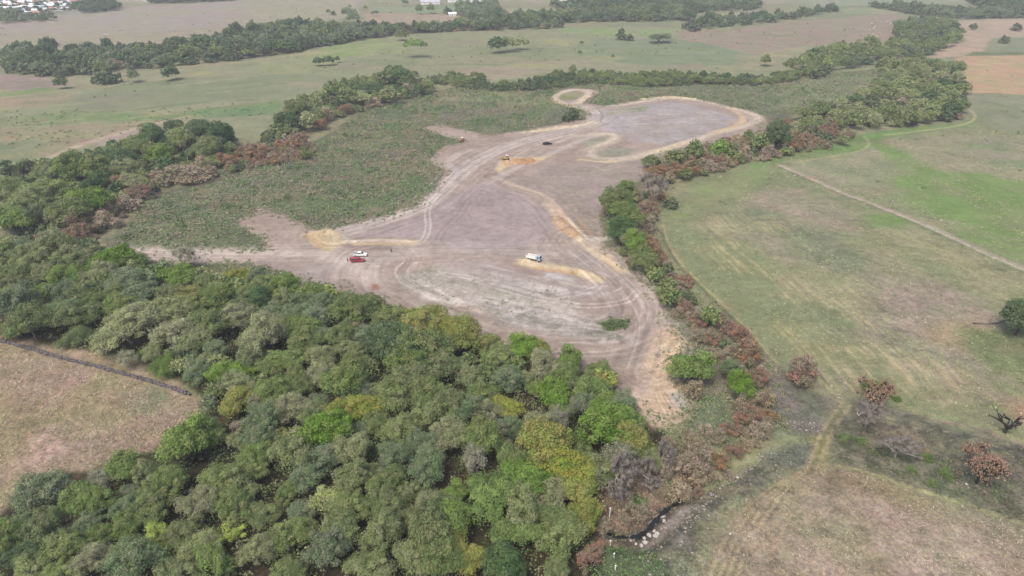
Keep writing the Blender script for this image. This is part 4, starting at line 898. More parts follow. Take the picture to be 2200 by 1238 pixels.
for key, ids in groups.items():
    sp, (zt, _z) = key
    ids.sort(key=lambda i: keep[i][5])
    for n_, i in enumerate(ids):
        p = keep[i]
        f_ = FIXED.get((p[5], p[6]))
        if f_: LABEL[i] = f_; continue
        if len(ids) == 1: LABEL[i] = 'the only %s %s' % (DESC[sp], zt)
        elif n_ + 1 < len(ids) or len(ids) == 1:
            LABEL[i] = '%s %s from left %s' % (ORD[n_ + 1] if n_ < 20 else str(n_ + 1) + 'th', DESC[sp], zt) if n_ else 'leftmost %s %s' % (DESC[sp], zt)
        else: LABEL[i] = 'rightmost %s %s' % (DESC[sp], zt)
keep_order = sorted(range(len(keep)), key=lambda i: -size_px(keep[i]))
treerng = np.random.default_rng(12)
for i in keep_order:
    x, y, r, sp, zn, px, py = keep[i]
    s = SPEC[sp]; kn = KIND[sp]
    tm, cm = proto(sp, int(treerng.integers(0, 9)))
    gz = float(ground_z(np.array([x]), np.array([y]))[0])
    root = link(kn, None, loc=(x, y, gz - .1), rz=treerng.uniform(0, 6.28)); root.empty_display_size = .5
    sc = r / (U * 1.06)
    hz = treerng.uniform(.8, 1.22) * (min(1.0, 1.6 / max(sc, .3)) if sc > 1.6 else 1)
    hz *= {'c': 1.3, 'h': 1.1}.get(zn, 1.0); ex = treerng.uniform(.88, 1.14); root.scale = (sc * ex, sc / ex, sc * hz)
    tag(root, LABEL[i], CATS[kn], GROUPN[zn])
    link('trunk' if not s.get('bare') else 'branches', tm, root)
    if cm is not None: link('crown', cm, root)
if rest:
    Vs, Fs, Cs = [], [], []; o_ = 0
    for p in rest:
        x, y, r, sp = p[:4]; cv, cf, cc = lowpoly(sp, int(treerng.integers(0, 3)))
        if cv is None: continue
        a = treerng.uniform(0, 6.28); ca_, sa_ = math.cos(a), math.sin(a); sc = r / (U * 1.06)
        q = cv * sc; q = np.stack([q[:, 0] * ca_ - q[:, 1] * sa_ + x, q[:, 0] * sa_ + q[:, 1] * ca_ + y, q[:, 2] * treerng.uniform(.9, 1.3) - .1], 1)
        Vs.append(q); Fs.append(cf + o_); Cs.append(cc * treerng.uniform(.85, 1.15)); o_ += len(q)
    me = mesh_from('far_woodland', np.concatenate(Vs), np.concatenate(Fs), M_LEAF, col=np.concatenate(Cs))
    tag(link('far_woodland', me), kind='stuff')
# ================================================================== LOW PLANTS, GRASS, STONES
def scatter_points(poly, per_m2, g, cap=60000, thin=None):
    bx, by = at(np.array([p[0] for p in poly], float), np.array([p[1] for p in poly], float))
    A_ = (bx.max() - bx.min()) * (by.max() - by.min()); n = int(min(A_ * per_m2, cap * 6))
    x = g.uniform(bx.min(), bx.max(), n); y = g.uniform(by.min(), by.max(), n)
    m = inside(x, y, bx, by); x, y = x[m], y[m]
    if thin is not None and not isinstance(thin, str):
        q = fbm(x, y, thin[0], 77, 3); m = q > thin[1]; x, y = x[m], y[m]
    return x[:cap], y[:cap]
def clumps(x, y, g, rad, hgt, nleaf, size, cols, up=0.0, tall=.55):
    n = len(x)
    if not n: return None
    r = rad * (.5 + g.random(n)); h = hgt * (.5 + g.random(n))
    z = ground_z(x, y)
    ci = np.repeat(np.arange(n), nleaf); d = unit(len(ci), g); d[:, 2] = np.abs(d[:, 2])
    c = np.stack([x[ci] + d[:, 0] * r[ci], y[ci] + d[:, 1] * r[ci], z[ci] + d[:, 2] * h[ci] + .02], 1)
    nr_ = d + unit(len(ci), g) * .7; nr_[:, 2] *= (1 - up); nr_ /= np.linalg.norm(nr_, axis=1, keepdims=True)
    V, F = leaves(c, nr_, size, g, tall)
    pal = np.array([AL(*q) for q in cols]); fz = np.clip((fbm(x, y, 24, 311, 3) - .3) / .4, 0, .999); lc = np.where(g.random(n) < .6, (fz * len(pal)).astype(int), g.integers(0, len(pal), n))
    cc = pal[lc][ci] * (.8 + .4 * g.random(len(ci)))[:, None]
    return V, F, np.repeat(cc, 3, 0)
def stuff(name, parts, mat):
    parts = [p for p in parts if p is not None]
    Vs, Fs, Cs, o_ = [], [], [], 0
    for v_, f_, c_ in parts: Vs.append(v_); Fs.append(f_ + o_); Cs.append(c_); o_ += len(v_)
    tag(link(name, mesh_from(name, np.concatenate(Vs), np.concatenate(Fs), mat, col=np.concatenate(Cs))), kind='stuff')
ug = np.random.default_rng(91)
def outside(x, y, poly, grow=0):
    bx, by = world_pts(poly); return ~inside(x, y, bx, by)
U1 = []
SCR = [(250,522),(305,447),(350,418),(460,395),(485,368),(600,337),(690,303),(760,248),(860,218),(930,202),(1000,182),(1190,190),(1290,165),(1640,180),(1760,164),(1880,152),(1870,205),(1780,230),(1705,245),(1650,250),
 (1560,226),(1500,210),(1440,204),(1300,224),(1255,235),(1262,250),(1180,266),(1130,276),(1050,288),(960,280),(903,273),(950,296),(1000,302),(960,310),(925,345),(955,362),(935,402),(900,440),(800,472),(680,494),(600,458),(555,441),(545,460),(508,472),(560,514),(575,530),(430,532),(270,532)]
for (rad, hgt, nl_, sz, dens, cols) in [(.9, .9, 16, .50, .12, [(94,110,80),(114,126,92),(122,120,104),(130,120,110),(104,112,88),(98,106,84)]), (1.0, .8, 14, .42, .06, [(128,122,110),(120,114,104),(138,130,118)]), (.5, .5, 7, .42, .25, [(118,132,94),(130,128,104),(104,120,86)])]:
    x, y = scatter_points(SCR, dens, ug, 14000, (16, .42) if rad > .6 else None); m_ = outside(x, y, DIRT) & (fbm(x, y, 30, 88, 3) > (.36 if rad > .6 else .2)); x, y = x[m_], y[m_]; U1.append(clumps(x, y, ug, rad, hgt, nl_, sz, cols))
x, y = scatter_points(SCR, .020, ug, 1400, (20, .5)); m_ = outside(x, y, DIRT); x, y = x[m_], y[m_]; U1.append(clumps(x, y, ug, 1.7, 1.7, 60, .5, [(96,116,80),(112,126,90),(130,126,104),(84,100,72)]))
bx_, by_ = world_pts(DIRT); ii = np.arange(len(bx_)); kk = ug.integers(0, len(bx_), 2600); ff = ug.random(2600)
x = bx_[kk] + (np.roll(bx_, -1)[kk] - bx_[kk]) * ff + ug.normal(size=2600) * 2.2; y = by_[kk] + (np.roll(by_, -1)[kk] - by_[kk]) * ff + ug.normal(size=2600) * 2.2
U1.append(clumps(x, y, ug, .6, .5, 10, .38, [(110,118,92),(128,122,106),(140,132,118),(98,108,80)]))
# tangle along the hedges and under the front wood
HB = [[(1300,425),(1370,408),(1450,398),(1440,440),(1405,480),(1440,560),(1500,620),(1600,700),(1665,790),(1700,860),(1690,925),(1600,945),(1540,1010),(1480,1050),(1400,1060),(1300,1010),(1420,930),(1480,905),(1480,850),(1450,800),(1480,745),(1440,680),(1400,610),(1340,560),(1300,490)],
      [(1400,348),(1560,302),(1660,275),(1840,280),(1835,308),(1700,328),(1560,352),(1480,392),(1400,400)],
      [(1790,940),(1850,920),(2000,965),(2160,1010),(2200,1080),(2050,1060),(1900,1015)],
      [(430,570),(500,568),(560,576),(700,612),(820,650),(830,670),(700,650),(560,612),(440,596)]]
for k, P_ in enumerate(HB):
    d_ = (.30, .25, .10, .35)[k]
    x, y = scatter_points(P_, d_, ug, 7000); U1.append(clumps(x, y, ug, .9, .9, 14, .34, [(118,126,92),(104,116,84),(136,120,106),(146,130,112),(92,108,76)] if k != 2 else [(104,116,76),(120,106,92),(92,104,72),(84,80,76)]))
WI = [(0,520),(140,522),(300,556),(430,578),(560,600),(720,640),(830,668),(900,690),(1060,745),(1240,790),(1330,850),(1370,905),(1400,970),(1310,1000),(1280,1110),(1220,1250),(0,1250),(0,1150),(110,1050),(260,1000),(380,945),(450,880),(420,830),(300,775),(150,740),(0,710)]
x, y = scatter_points(WI, .16, ug, 9000); U1.append(clumps(x, y, ug, 1.5, 2.4, 34, .36, [(96,108,74),(112,118,86),(84,98,66),(122,122,96)]))
x, y = scatter_points([(1260,1155),(1330,1150),(1400,1168),(1425,1200),(1440,1260),(1260,1260)], .8, ug, 2500); U1.append(clumps(x, y, ug, .6, .6, 16, .26, [(88,106,72),(100,118,82),(78,94,62),(118,128,102)]))
x, y = scatter_points([(1284,692),(1318,680),(1356,690),(1344,708),(1305,712)], .8, ug, 400); U1.append(clumps(x, y, ug, .7, .7, 18, .35, [(92,108,70),(104,120,80),(80,92,62)]))
x, y = scatter_points([(1348,1060),(1382,1062),(1398,1082),(1362,1094)], 1.2, ug, 200); U1.append(clumps(x, y, ug, .6, .6, 20, .25, [(78,104,60),(92,118,70)]))
x, y = scatter_points([(845,590),(950,568),(1100,585),(1260,640),(1240,690),(1100,680),(950,660)], .05, ug, 500, (10, .5)); U1.append(clumps(x, y, ug, .5, .35, 8, .35, [(140,142,116),(124,128,100)]))
for P_, d_ in (([(0,200),(300,150),(740,90),(1060,62),(1500,62),(1920,40),(1930,88),(1700,110),(1640,150),(900,160),(740,165),(590,230),(500,262),(0,360)], .0010), ([(0,60),(500,10),(760,10),(1000,30),(800,50),(480,70),(0,98)], .0006), ([(2060,128),(2200,125),(2200,600),(2000,470),(1860,400),(1900,300),(2070,270)], .0012)):
    x, y = scatter_points(P_, d_, ug, 900, (40, .45)); U1.append(clumps(x, y, ug, .9, 1.0, 22, .5, [(78,96,66),(92,108,74),(104,112,84)]))
x, y = scatter_points([(0,240),(330,235),(600,215),(600,250),(420,262),(200,300),(0,330)], .02, ug, 900, (20, .5)); U1.append(clumps(x, y, ug, .8, .7, 16, .5, [(104,118,84),(130,120,100),(96,112,76)]))
stuff('undergrowth', U1, M_LEAF)
# dry grass tussocks
G1 = []
LLF = [(-60,735),(0,745),(120,775),(250,810),(400,858),(450,890),(440,930),(350,962),(260,992),(110,1025),(30,1075),(-60,1130)]
x, y = scatter_points(LLF, 1.6, ug, 9000, (4, .40)); G1.append(clumps(x, y, ug, .40, .35, 12, .24, [(182,164,144),(168,152,126),(154,144,112),(190,172,156)], .5, .22))
x, y = scatter_points(LLF, .35, ug, 2500, (9, .5)); G1.append(clumps(x, y, ug, .45, .4, 12, .24, [(140,140,100),(150,146,108),(126,128,92)], .4, .25))
BRF = [(1790,1005),(1850,1015),(1950,1050),(2060,1086),(2200,1132),(2260,1160),(2260,1260),(1500,1260),(1545,1175),(1565,1125),(1640,1065),(1700,1025),(1755,990)]
x, y = scatter_points(BRF, 1.6, ug, 9000, (5, .36)); G1.append(clumps(x, y, ug, .35, .22, 8, .22, [(180,164,142),(164,152,122),(146,142,106),(188,174,158)], .5, .2))
BUR = [(1375,1190),(1450,1130),(1500,1065),(1600,1000),(1700,942),(1755,945),(1745,990),(1640,1058),(1562,1118),(1545,1168),(1512,1250),(1400,1250)]
x, y = scatter_points(BUR, 1.2, ug, 5000); G1.append(clumps(x, y, ug, .35, .3, 8, .22, [(120,126,96),(96,96,90),(148,146,136),(84,84,80),(108,118,84)], .3, .3))
BU2 = [(1795,940),(1900,930),(2000,920),(2200,960),(2260,1010),(2260,1150),(2050,1078),(1900,1026),(1795,990)]
x, y = scatter_points(BU2, .7, ug, 6000); G1.append(clumps(x, y, ug, .4, .35, 9, .26, [(112,122,86),(96,94,88),(88,104,66),(84,80,78),(130,120,104)], .3, .3))
RFI = [(2060,275),(2240,280),(2240,960),(2080,915),(1980,895),(1860,860),(1780,850),(1670,770),(1590,690),(1500,600),(1450,530),(1432,480),(1440,445),(1490,405),(1570,358),(1700,340),(1850,315)]
x, y = scatter_points(RFI, .16, ug, 15000, (18, .46)); G1.append(clumps(x, y, ug, .6, .25, 7, .34, [(164,154,130),(150,152,112),(172,160,140),(132,142,100)], .4, .25))
x, y = scatter_points(RFI, .10, ug, 9000, (12, .56)); G1.append(clumps(x, y, ug, .8, .25, 9, .36, [(128,140,92),(118,132,88),(140,148,104)], .4, .3))
x, y = scatter_points([(1290,1005),(1440,990),(1490,1040),(1455,1075),(1400,1108),(1372,1145),(1300,1150),(1270,1120)], 2.2, ug, 2500); G1.append(clumps(x, y, ug, .45, .45, 12, .26, [(150,130,112),(136,122,106),(160,142,126),(120,116,94)], .3, .3))
x, y = scatter_points([(1385,1165),(1440,1115),(1490,1080),(1520,1085),(1470,1130),(1420,1170)], 1.5, ug, 700); G1.append(clumps(x, y, ug, .35, .3, 9, .22, [(150,142,132),(120,120,104),(138,130,120)], .3, .3))
stuff('dry_grass', G1, M_DRY)

# stones
stone_m, nt, b = newmat('stone'); n_ = noise(nt, coords(nt), 5, 4)
nt.links.new(mix(nt, maprange(nt, n_, .3, .7, 0, 1), lin((196,186,176)) / 1.7, lin((150,140,130)) / 1.7), b.inputs['Base Color'])
pale_m, nt, b = newmat('pale_stone'); n_ = noise(nt, coords(nt), 6, 4)
nt.links.new(mix(nt, maprange(nt, n_, .3, .7, 0, 1), (.44, .42, .39), (.24, .22, .20)), b.inputs['Base Color'])
dark_m, nt, b = newmat('dark_stone'); n_ = noise(nt, coords(nt), 4, 4)
nt.links.new(mix(nt, maprange(nt, n_, .3, .7, 0, 1), (.075, .068, .066), (.15, .135, .13)), b.inputs['Base Color'])
def rock_arr(g, sub=1):
    p = (1 + 5 ** .5) / 2
    V = np.array([(-1, p, 0), (1, p, 0), (-1, -p, 0), (1, -p, 0), (0, -1, p), (0, 1, p), (0, -1, -p), (0, 1, -p), (p, 0, -1), (p, 0, 1), (-p, 0, -1), (-p, 0, 1)], float)
    V /= np.linalg.norm(V[0])
    F = np.array([(0, 11, 5), (0, 5, 1), (0, 1, 7), (0, 7, 10), (0, 10, 11), (1, 5, 9), (5, 11, 4), (11, 10, 2), (10, 7, 6), (7, 1, 8), (3, 9, 4), (3, 4, 2), (3, 2, 6), (3, 6, 8), (3, 8, 9), (4, 9, 5), (2, 4, 11), (6, 2, 10), (8, 6, 7), (9, 8, 1)])
    for _ in range(sub):
        mp = {}; V = list(map(tuple, V)); nf = []
        def mid(a, b_):
            k = (min(a, b_), max(a, b_))
            if k not in mp:
                q = (np.array(V[a]) + np.array(V[b_])) / 2; q /= np.linalg.norm(q); V.append(tuple(q)); mp[k] = len(V) - 1
            return mp[k]
        for a, b_, c in F:
            x_, y_, z_ = mid(a, b_), mid(b_, c), mid(c, a); nf += [(a, x_, z_), (b_, y_, x_), (c, z_, y_), (x_, y_, z_)]
        V = np.array(V); F = np.array(nf)
    V = V * (.75 + .5 * g.random((len(V), 1))) * np.array([1.2, .9, .65])
    return V, F
def stones_mesh(x, y, size, g, z=None):
    z = ground_z(x, y) if z is None else z
    P = []
    base = [rock_arr(g, 0) for _ in range(6)]
    for i in range(len(x)):
        v_, f_ = base[i % 6]; a = g.random() * 6.28; s = size * (.4 + 1.1 * g.random() ** 2)
        q = v_ * s; q = np.stack([q[:, 0] * math.cos(a) - q[:, 1] * math.sin(a) + x[i], q[:, 0] * math.sin(a) + q[:, 1] * math.cos(a) + y[i], q[:, 2] + z[i] + s * .2], 1)
        P.append((q, f_))
    return join(P)
pts = [scatter_points(P_, d_, ug, c_) for P_, d_, c_ in [
 ([(1480,1082),(1500,1058),(1560,1022),(1610,985),(1640,962),(1650,975),(1600,1010),(1540,1055),(1505,1100),(1480,1140),(1460,1150)], 1.6, 900),
 ([(1655,912),(1700,903),(1762,908),(1758,928),(1700,922),(1665,925)], 1.6, 300),
 ([(1380,1150),(1420,1112),(1460,1082),(1480,1075),(1480,1085),(1440,1115),(1400,1165),(1370,1170)], .8, 200),
 ([(1850,950),(1900,945),(1930,960),(1890,965)], .8, 60), ([(2060,1005),(2110,1045),(2180,1060),(2080,1055)], .25, 60),
 (BUR, .12, 260), ([(860,405),(905,420),(940,400),(945,410),(905,440),(880,446)], .3, 120), ([(1800,430),(1960,480),(2110,550),(2105,535),(1990,470),(1850,425)], .12, 200)]]
x = np.concatenate([p[0] for p in pts]); y = np.concatenate([p[1] for p in pts])
V, F = stones_mesh(x, y, .22, ug)
tag(link('loose_stones', mesh_from('loose_stones', V, F, stone_m)), kind='stuff')
# larger stones one can count
def boulder(px, py, size, label, mat, group=None, seed=0, dz=0.0):
    X0, Y0 = at(px, py); g = np.random.default_rng(seed)
    v_, f_ = rock_arr(g, 1); o = link('boulder', mesh_from('boulder', v_ * size, f_, mat), loc=(float(X0), float(Y0), float(ground_z(np.array([X0]), np.array([Y0]))[0]) + size * .25 + dz), rz=seed * 1.3)
    tag(o, label, 'boulder', group)
bs = [(1430,1100),(1424,1104),(1413,1113),(1404,1124),(1396,1131),(1388,1138),(1380,1143),(1392,1146),(1372,1150),(1404,1140),(1364,1147),(1380,1152),(1421,1094),(1437,1091),(1410,1130)]
for k, (a, b_) in enumerate(bs): boulder(a + 7 * math.sin(k * 2.3), b_ - 3 + 4 * math.cos(k * 1.7), .28 + .30 * ((k * 7) % 5) / 4, 'pale boulder lying in the dark stream bed at the foot of the front wood', pale_m, 'pale boulders in the stream bed', k)
boulder(1588,1010,.38,'small white boulder above the stony bank of the burnt strip',pale_m,None,31)
boulder(1569,1145,.30,'small pale boulder on the edge between burnt strip and bare field',pale_m,None,32)
boulder(2076,1041,.32,'small white boulder beside the rusty orange tree',pale_m,None,33)
boulder(2022,473,.55,'lone white boulder on the bright green part of the right field',pale_m,None,34)
boulder(1715,958,.34,'lone black boulder left of the grass path',dark_m,None,35)

# stream water
wm, nt, b = newmat('stream_water'); b.inputs['Base Color'].default_value = (.012, .013, .012, 1); b.inputs['Roughness'].default_value = .12; b.inputs['Specular IOR Level'].default_value = .5
bp = nt.nodes.new('ShaderNodeBump'); bp.inputs['Strength'].default_value = .3; nt.links.new(noise(nt, coords(nt), 2.5, 3), bp.inputs['Height']); nt.links.new(bp.outputs[0], b.inputs['Normal'])
dx = np.gradient(SWX); dy = np.gradient(SWY); L_ = np.hypot(dx, dy)
wid = .42 + .3 * np.sin(np.arange(len(SWX)) * 1.7) * np.cos(np.arange(len(SWX)) * .6)
wid[:9] += np.linspace(1.0, .3, 9)
V = np.concatenate([np.stack([SWX - dy / L_ * wid, SWY + dx / L_ * wid, np.full(len(SWX), -1.92)], 1), np.stack([SWX + dy / L_ * wid, SWY - dx / L_ * wid, np.full(len(SWX), -1.92)], 1)])
n_ = len(SWX); F = np.array([(i, i + n_, i + n_ + 1, i + 1) for i in range(n_ - 1)])
tag(link('stream_water', mesh_from('stream_water', V, F, wm)), kind='structure')

# ================================================================== THINGS
class MB:
    def __init__(s): s.V = []; s.F = []
    def box(s, x0, x1, y0, y1, z0, z1, tx=0, ty=0, sx=0):
        """box whose top is drawn in by tx / ty and shifted by sx"""
        o = len(s.V)
        s.V += [(x0, y0, z0), (x1, y0, z0), (x1, y1, z0), (x0, y1, z0), (x0 + tx + sx, y0 + ty, z1), (x1 - tx + sx, y0 + ty, z1), (x1 - tx + sx, y1 - ty, z1), (x0 + tx + sx, y1 - ty, z1)]
        s.F += [tuple(o + i for i in f) for f in ((0, 3, 2, 1), (4, 5, 6, 7), (0, 1, 5, 4), (1, 2, 6, 5), (2, 3, 7, 6), (3, 0, 4, 7))]; return s
    def prism(s, prof, y0, y1):
        """side profile (x,z) extruded across y"""
        o = len(s.V); n = len(prof)
        s.V += [(x, y0, z) for x, z in prof] + [(x, y1, z) for x, z in prof]
        s.F += [tuple(o + i for i in range(n)), tuple(o + n + i for i in reversed(range(n)))]
        s.F += [(o + i, o + n + i, o + n + (i + 1) % n, o + (i + 1) % n) for i in range(n)]; return s
    def cyl(s, c, r, h, axis='y', n=14):
        o = len(s.V); cx, cy, cz = c
        for e in (-h / 2, h / 2):
            for k in range(n):
                a = 2 * math.pi * k / n; p, q = r * math.cos(a), r * math.sin(a)
                s.V.append({'y': (cx + p, cy + e, cz + q), 'z': (cx + p, cy + q, cz + e), 'x': (cx + e, cy + p, cz + q)}[axis])
        s.F += [tuple(o + k for k in range(n)), tuple(o + n + k for k in reversed(range(n)))]
        s.F += [(o + k, o + (k + 1) % n, o + n + (k + 1) % n, o + n + k) for k in range(n)]; return s
    def mesh(s, name, mat, bevel=0.0):
        me = bpy.data.meshes.new(name); me.from_pydata(s.V, [], s.F); me.materials.append(mat)
        import bmesh
        bm = bmesh.new(); bm.from_mesh(me); bmesh.ops.recalc_face_normals(bm, faces=bm.faces)
        if bevel: bmesh.ops.bevel(bm, geom=list(bm.edges), offset=bevel, segments=2, affect='EDGES', clamp_overlap=True)
        bm.to_mesh(me); bm.free(); return me
def flat(name, col, rough=.5, metal=0.0, spec=.3, vary=.12):
    m, nt, b = newmat(name); n = noise(nt, coords(nt), 2.2, 4)
    c = np.array(col, float)
    nt.links.new(mix(nt, maprange(nt, n, .3, .7, 0, 1), c * (1 - vary), np.minimum(c * (1 + vary), .9)), b.inputs['Base Color'])
    b.inputs['Roughness'].default_value = rough; b.inputs['Metallic'].default_value = metal; b.inputs['Specular IOR Level'].default_value = spec
    return m
P_WHITE = flat('white_paint', (.64, .64, .62), .4, 0, .5, .05); P_RED = flat('red_paint', (.26, .03, .04), .45, 0, .5, .08); P_BLACK = flat('black_paint', (.02, .02, .024), .3, 0, .5)
P_YEL = flat('yellow_paint', (.46, .32, .12), .5); P_BLUE = flat('blue_grey_paint', (.28, .36, .42), .4, 0, .5); RUB = flat('rubber', (.022, .021, .02), .85); RIM = flat('rim_metal', (.45, .45, .46), .35, .6)
GLS = flat('vehicle_glass', (.03, .04, .045), .08, 0, .6); LMP = flat('lamp_lens', (.7, .7, .66), .2, 0, .6); TAIL = flat('tail_lens', (.4, .02, .02), .25); STEEL = flat('worn_steel', (.22, .20, .19), .5, .5); GREYW = flat('load_bed', (.62, .60, .58), .5)
def put(px, py):
    x_, y_ = at(px, py); return float(x_), float(y_), float(ground_z(np.array([x_]), np.array([y_]))[0])
def wheels(t, xs, half, r, w=.24):
    for x_ in xs:
        for s_ in (-1, 1):
            wl = link('wheel', MB().cyl((0, 0, 0), r, w).mesh('wheel', RUB, .03), t, (x_, s_ * half, r))
            link('rim', MB().cyl((0, 0, 0), r * .58, w + .03).mesh('rim', RIM, .01), wl, (0, 0, 0))
def pickup(px, py, rz, paint_, label, bed_dark=True, closed=False):
    x_, y_, z_ = put(px, py); t = thing('pickup_truck' if not closed else 'parked_car', label, 'pickup truck' if not closed else 'car', (x_, y_, z_), rz)
    # +x is the front
    body = MB().prism([(-2.6, .45), (-2.6, 1.0), (-2.55, 1.08), (.95 if not closed else 1.1, 1.10), (2.25, 1.0), (2.58, .88), (2.62, .5), (2.2, .40), (-2.3, .40)], -.9, .9)
    link('body', body.mesh('body', paint_, .05), t)
    if closed: prof = [(-2.45, 1.06), (-2.2, 1.62), (-1.9, 1.72), (.1, 1.72), (.45, 1.64), (1.15, 1.06)]
    else: prof = [(-1.0, 1.06), (-.86, 1.68), (-.7, 1.76), (.25, 1.76), (.5, 1.68), (1.2, 1.06)]
    link('cab', MB().prism(prof, -.78, .78).mesh('cab', paint_, .06), t)
    x0, x1 = prof[0][0], prof[-1][0]
    link('windscreen', MB().prism([(prof[-2][0] + .06, 1.60), (x1 - .02, 1.12), (x1 + .04, 1.13), (prof[-2][0] + .11, 1.62)], -.70, .70).mesh('windscreen', GLS), t)
    link('rear_window', MB().prism([(prof[1][0] + .0, 1.60), (x0 + .03, 1.2), (x0 - .03, 1.2), (prof[1][0] - .05, 1.60)], -.66, .66).mesh('rear_window', GLS), t)
    for s_ in (-1, 1):
        link('side_window', MB().prism([(x0 + .2, 1.16), (prof[1][0] + .12, 1.6), (prof[-2][0] - .02, 1.6), (x1 - .3, 1.16)], s_ * .785 - .012, s_ * .785 + .012).mesh('side_window', GLS), t)
        link('headlight', MB().box(2.55, 2.63, s_ * .68 - .17, s_ * .68 + .17, .68, .86).mesh('headlight', LMP, .02), t)
        link('tail_light', MB().box(-2.63, -2.57, s_ * .8 - .08, s_ * .8 + .08, .7, 1.0).mesh('tail_light', TAIL, .01), t)
    link('bumper', MB().box(2.58, 2.74, -.85, .85, .42, .6).mesh('bumper', STEEL, .03), t)
    if not closed:
        link('load_bed', MB().box(-2.5, -1.1, -.72, .72, 1.085, 1.10).mesh('load_bed', RUB if bed_dark else GREYW), t)
        wl = MB().box(-2.6, -1.02, -.9, -.80, 1.06, 1.32).box(-2.6, -1.02, .80, .9, 1.06, 1.32).box(-2.6, -2.52, -.80, .80, 1.06, 1.32)
        link('bed_side', wl.mesh('bed_side', paint_, .015), t)
    wheels(t, (-1.6, 1.65), .80, .38)
    return t
pickup(774, 550, R_(-4), P_WHITE, 'white pickup truck parked behind the red vehicle on the clearing')
pickup(769, 562, R_(6), P_RED, 'dark red car parked in front of the white pickup', closed=True)
pickup(1176, 310, R_(20), P_BLACK, 'black pickup truck standing alone on the upper clearing')
pickup(227, 77, R_(15), P_WHITE, 'small white car parked alone in the far pale field at top left', closed=True)
def dump_truck(px, py, rz):
    x_, y_, z_ = put(px, py); t = thing('dump_truck', 'white and grey dump truck beside the sandy mound', 'truck', (x_, y_, z_), rz)
    link('chassis', MB().box(-3.2, 3.2, -.5, .5, .62, .86).mesh('chassis', RUB, .03), t)
    cb = link('cab', MB().prism([(1.5, .8), (1.5, 2.5), (1.7, 2.62), (2.7, 2.62), (2.95, 2.4), (3.25, 1.7), (3.3, .7), (2.9, .6)], -1.1, 1.1).mesh('cab', P_BLUE, .06), t)
    link('windscreen', MB().prism([(2.98, 2.35), (3.26, 1.72), (3.31, 1.73), (3.03, 2.37)], -.95, .95).mesh('windscreen', GLS), cb)
    for s_ in (-1, 1):
        link('side_window', MB().box(1.9, 2.75, s_ * 1.11 - .012, s_ * 1.11 + .012, 1.75, 2.35).mesh('side_window', GLS), cb)
        link('headlight', MB().box(3.24, 3.34, s_ * .85 - .15, s_ * .85 + .15, .9, 1.1).mesh('headlight', LMP, .02), cb)
    bd = MB().box(-3.3, 1.3, -1.15, 1.15, 1.0, 1.12).prism([(-3.5, 1.12), (-3.3, 2.2), (1.35, 2.35), (1.35, 1.12)], -1.2, -1.1).prism([(-3.5, 1.12), (-3.3, 2.2), (1.35, 2.35), (1.35, 1.12)], 1.1, 1.2)
    bd.box(1.25, 1.38, -1.1, 1.1, 1.12, 2.5).box(-3.5, -3.38, -1.1, 1.1, 1.12, 2.1)
    bod = link('tipping_body', bd.mesh('tipping_body', P_WHITE, .03), t)
    link('load', MB().box(-3.35, 1.22, -1.08, 1.08, 1.13, 2.15, 1.0, .35).mesh('load', flat('pale_earth_load', lin((226,214,200)) / 1.5, .9), .2), bod)
    wheels(t, (-2.5, -1.4, 2.3), .95, .52, .34)
    return t
dump_truck(1147, 560, R_(-28)).scale = (.86, .86, .86)
def bulldozer(px, py, rz):
    x_, y_, z_ = put(px, py); t = thing('bulldozer', 'yellow bulldozer at the orange earth patch', 'bulldozer', (x_, y_, z_), rz)
    for s_ in (-1, 1):
        tr_ = link('track', MB().prism([(-1.6, .1), (-1.8, .45), (-1.5, .85), (1.4, .85), (1.8, .45), (1.5, .1)], s_ * .95 - .25, s_ * .95 + .25).mesh('track', RUB, .04), t)
        for k in range(4): link('track_wheel', MB().cyl((-1.1 + .72 * k, s_ * .95, .4), .22, .54).mesh('track_wheel', STEEL, .02), tr_)
    link('hood', MB().prism([(0, .6), (0, 1.5), (1.5, 1.4), (1.7, 1.2), (1.7, .6)], -.55, .55).mesh('hood', P_YEL, .05), t)
    cb = link('cab', MB().box(-1.3, 0, -.65, .65, .6, 2.4, .08, .06).mesh('cab', P_YEL, .05), t)
    link('roof', MB().box(-1.4, .15, -.75, .75, 2.4, 2.5).mesh('roof', P_WHITE, .03), cb)
    link('cab_window', MB().box(-1.15, -.15, -.665, .665, 1.5, 2.2, .02, .02).mesh('cab_window', GLS), cb)
    link('blade', MB().prism([(2.1, .1), (2.35, .12), (2.2, .6), (2.35, 1.15), (2.22, 1.17), (2.05, .6)], -1.5, 1.5).mesh('blade', P_YEL, .02), t)
    link('blade_arm', MB().box(1.0, 2.15, -1.2, -1.05, .4, .6).box(1.0, 2.15, 1.05, 1.2, .4, .6).mesh('blade_arm', P_YEL, .02), t)
    link('exhaust', MB().cyl((.9, 0, 1.75), .06, .7, 'z').mesh('exhaust', STEEL), t)
bulldozer(1087, 346, R_(170))
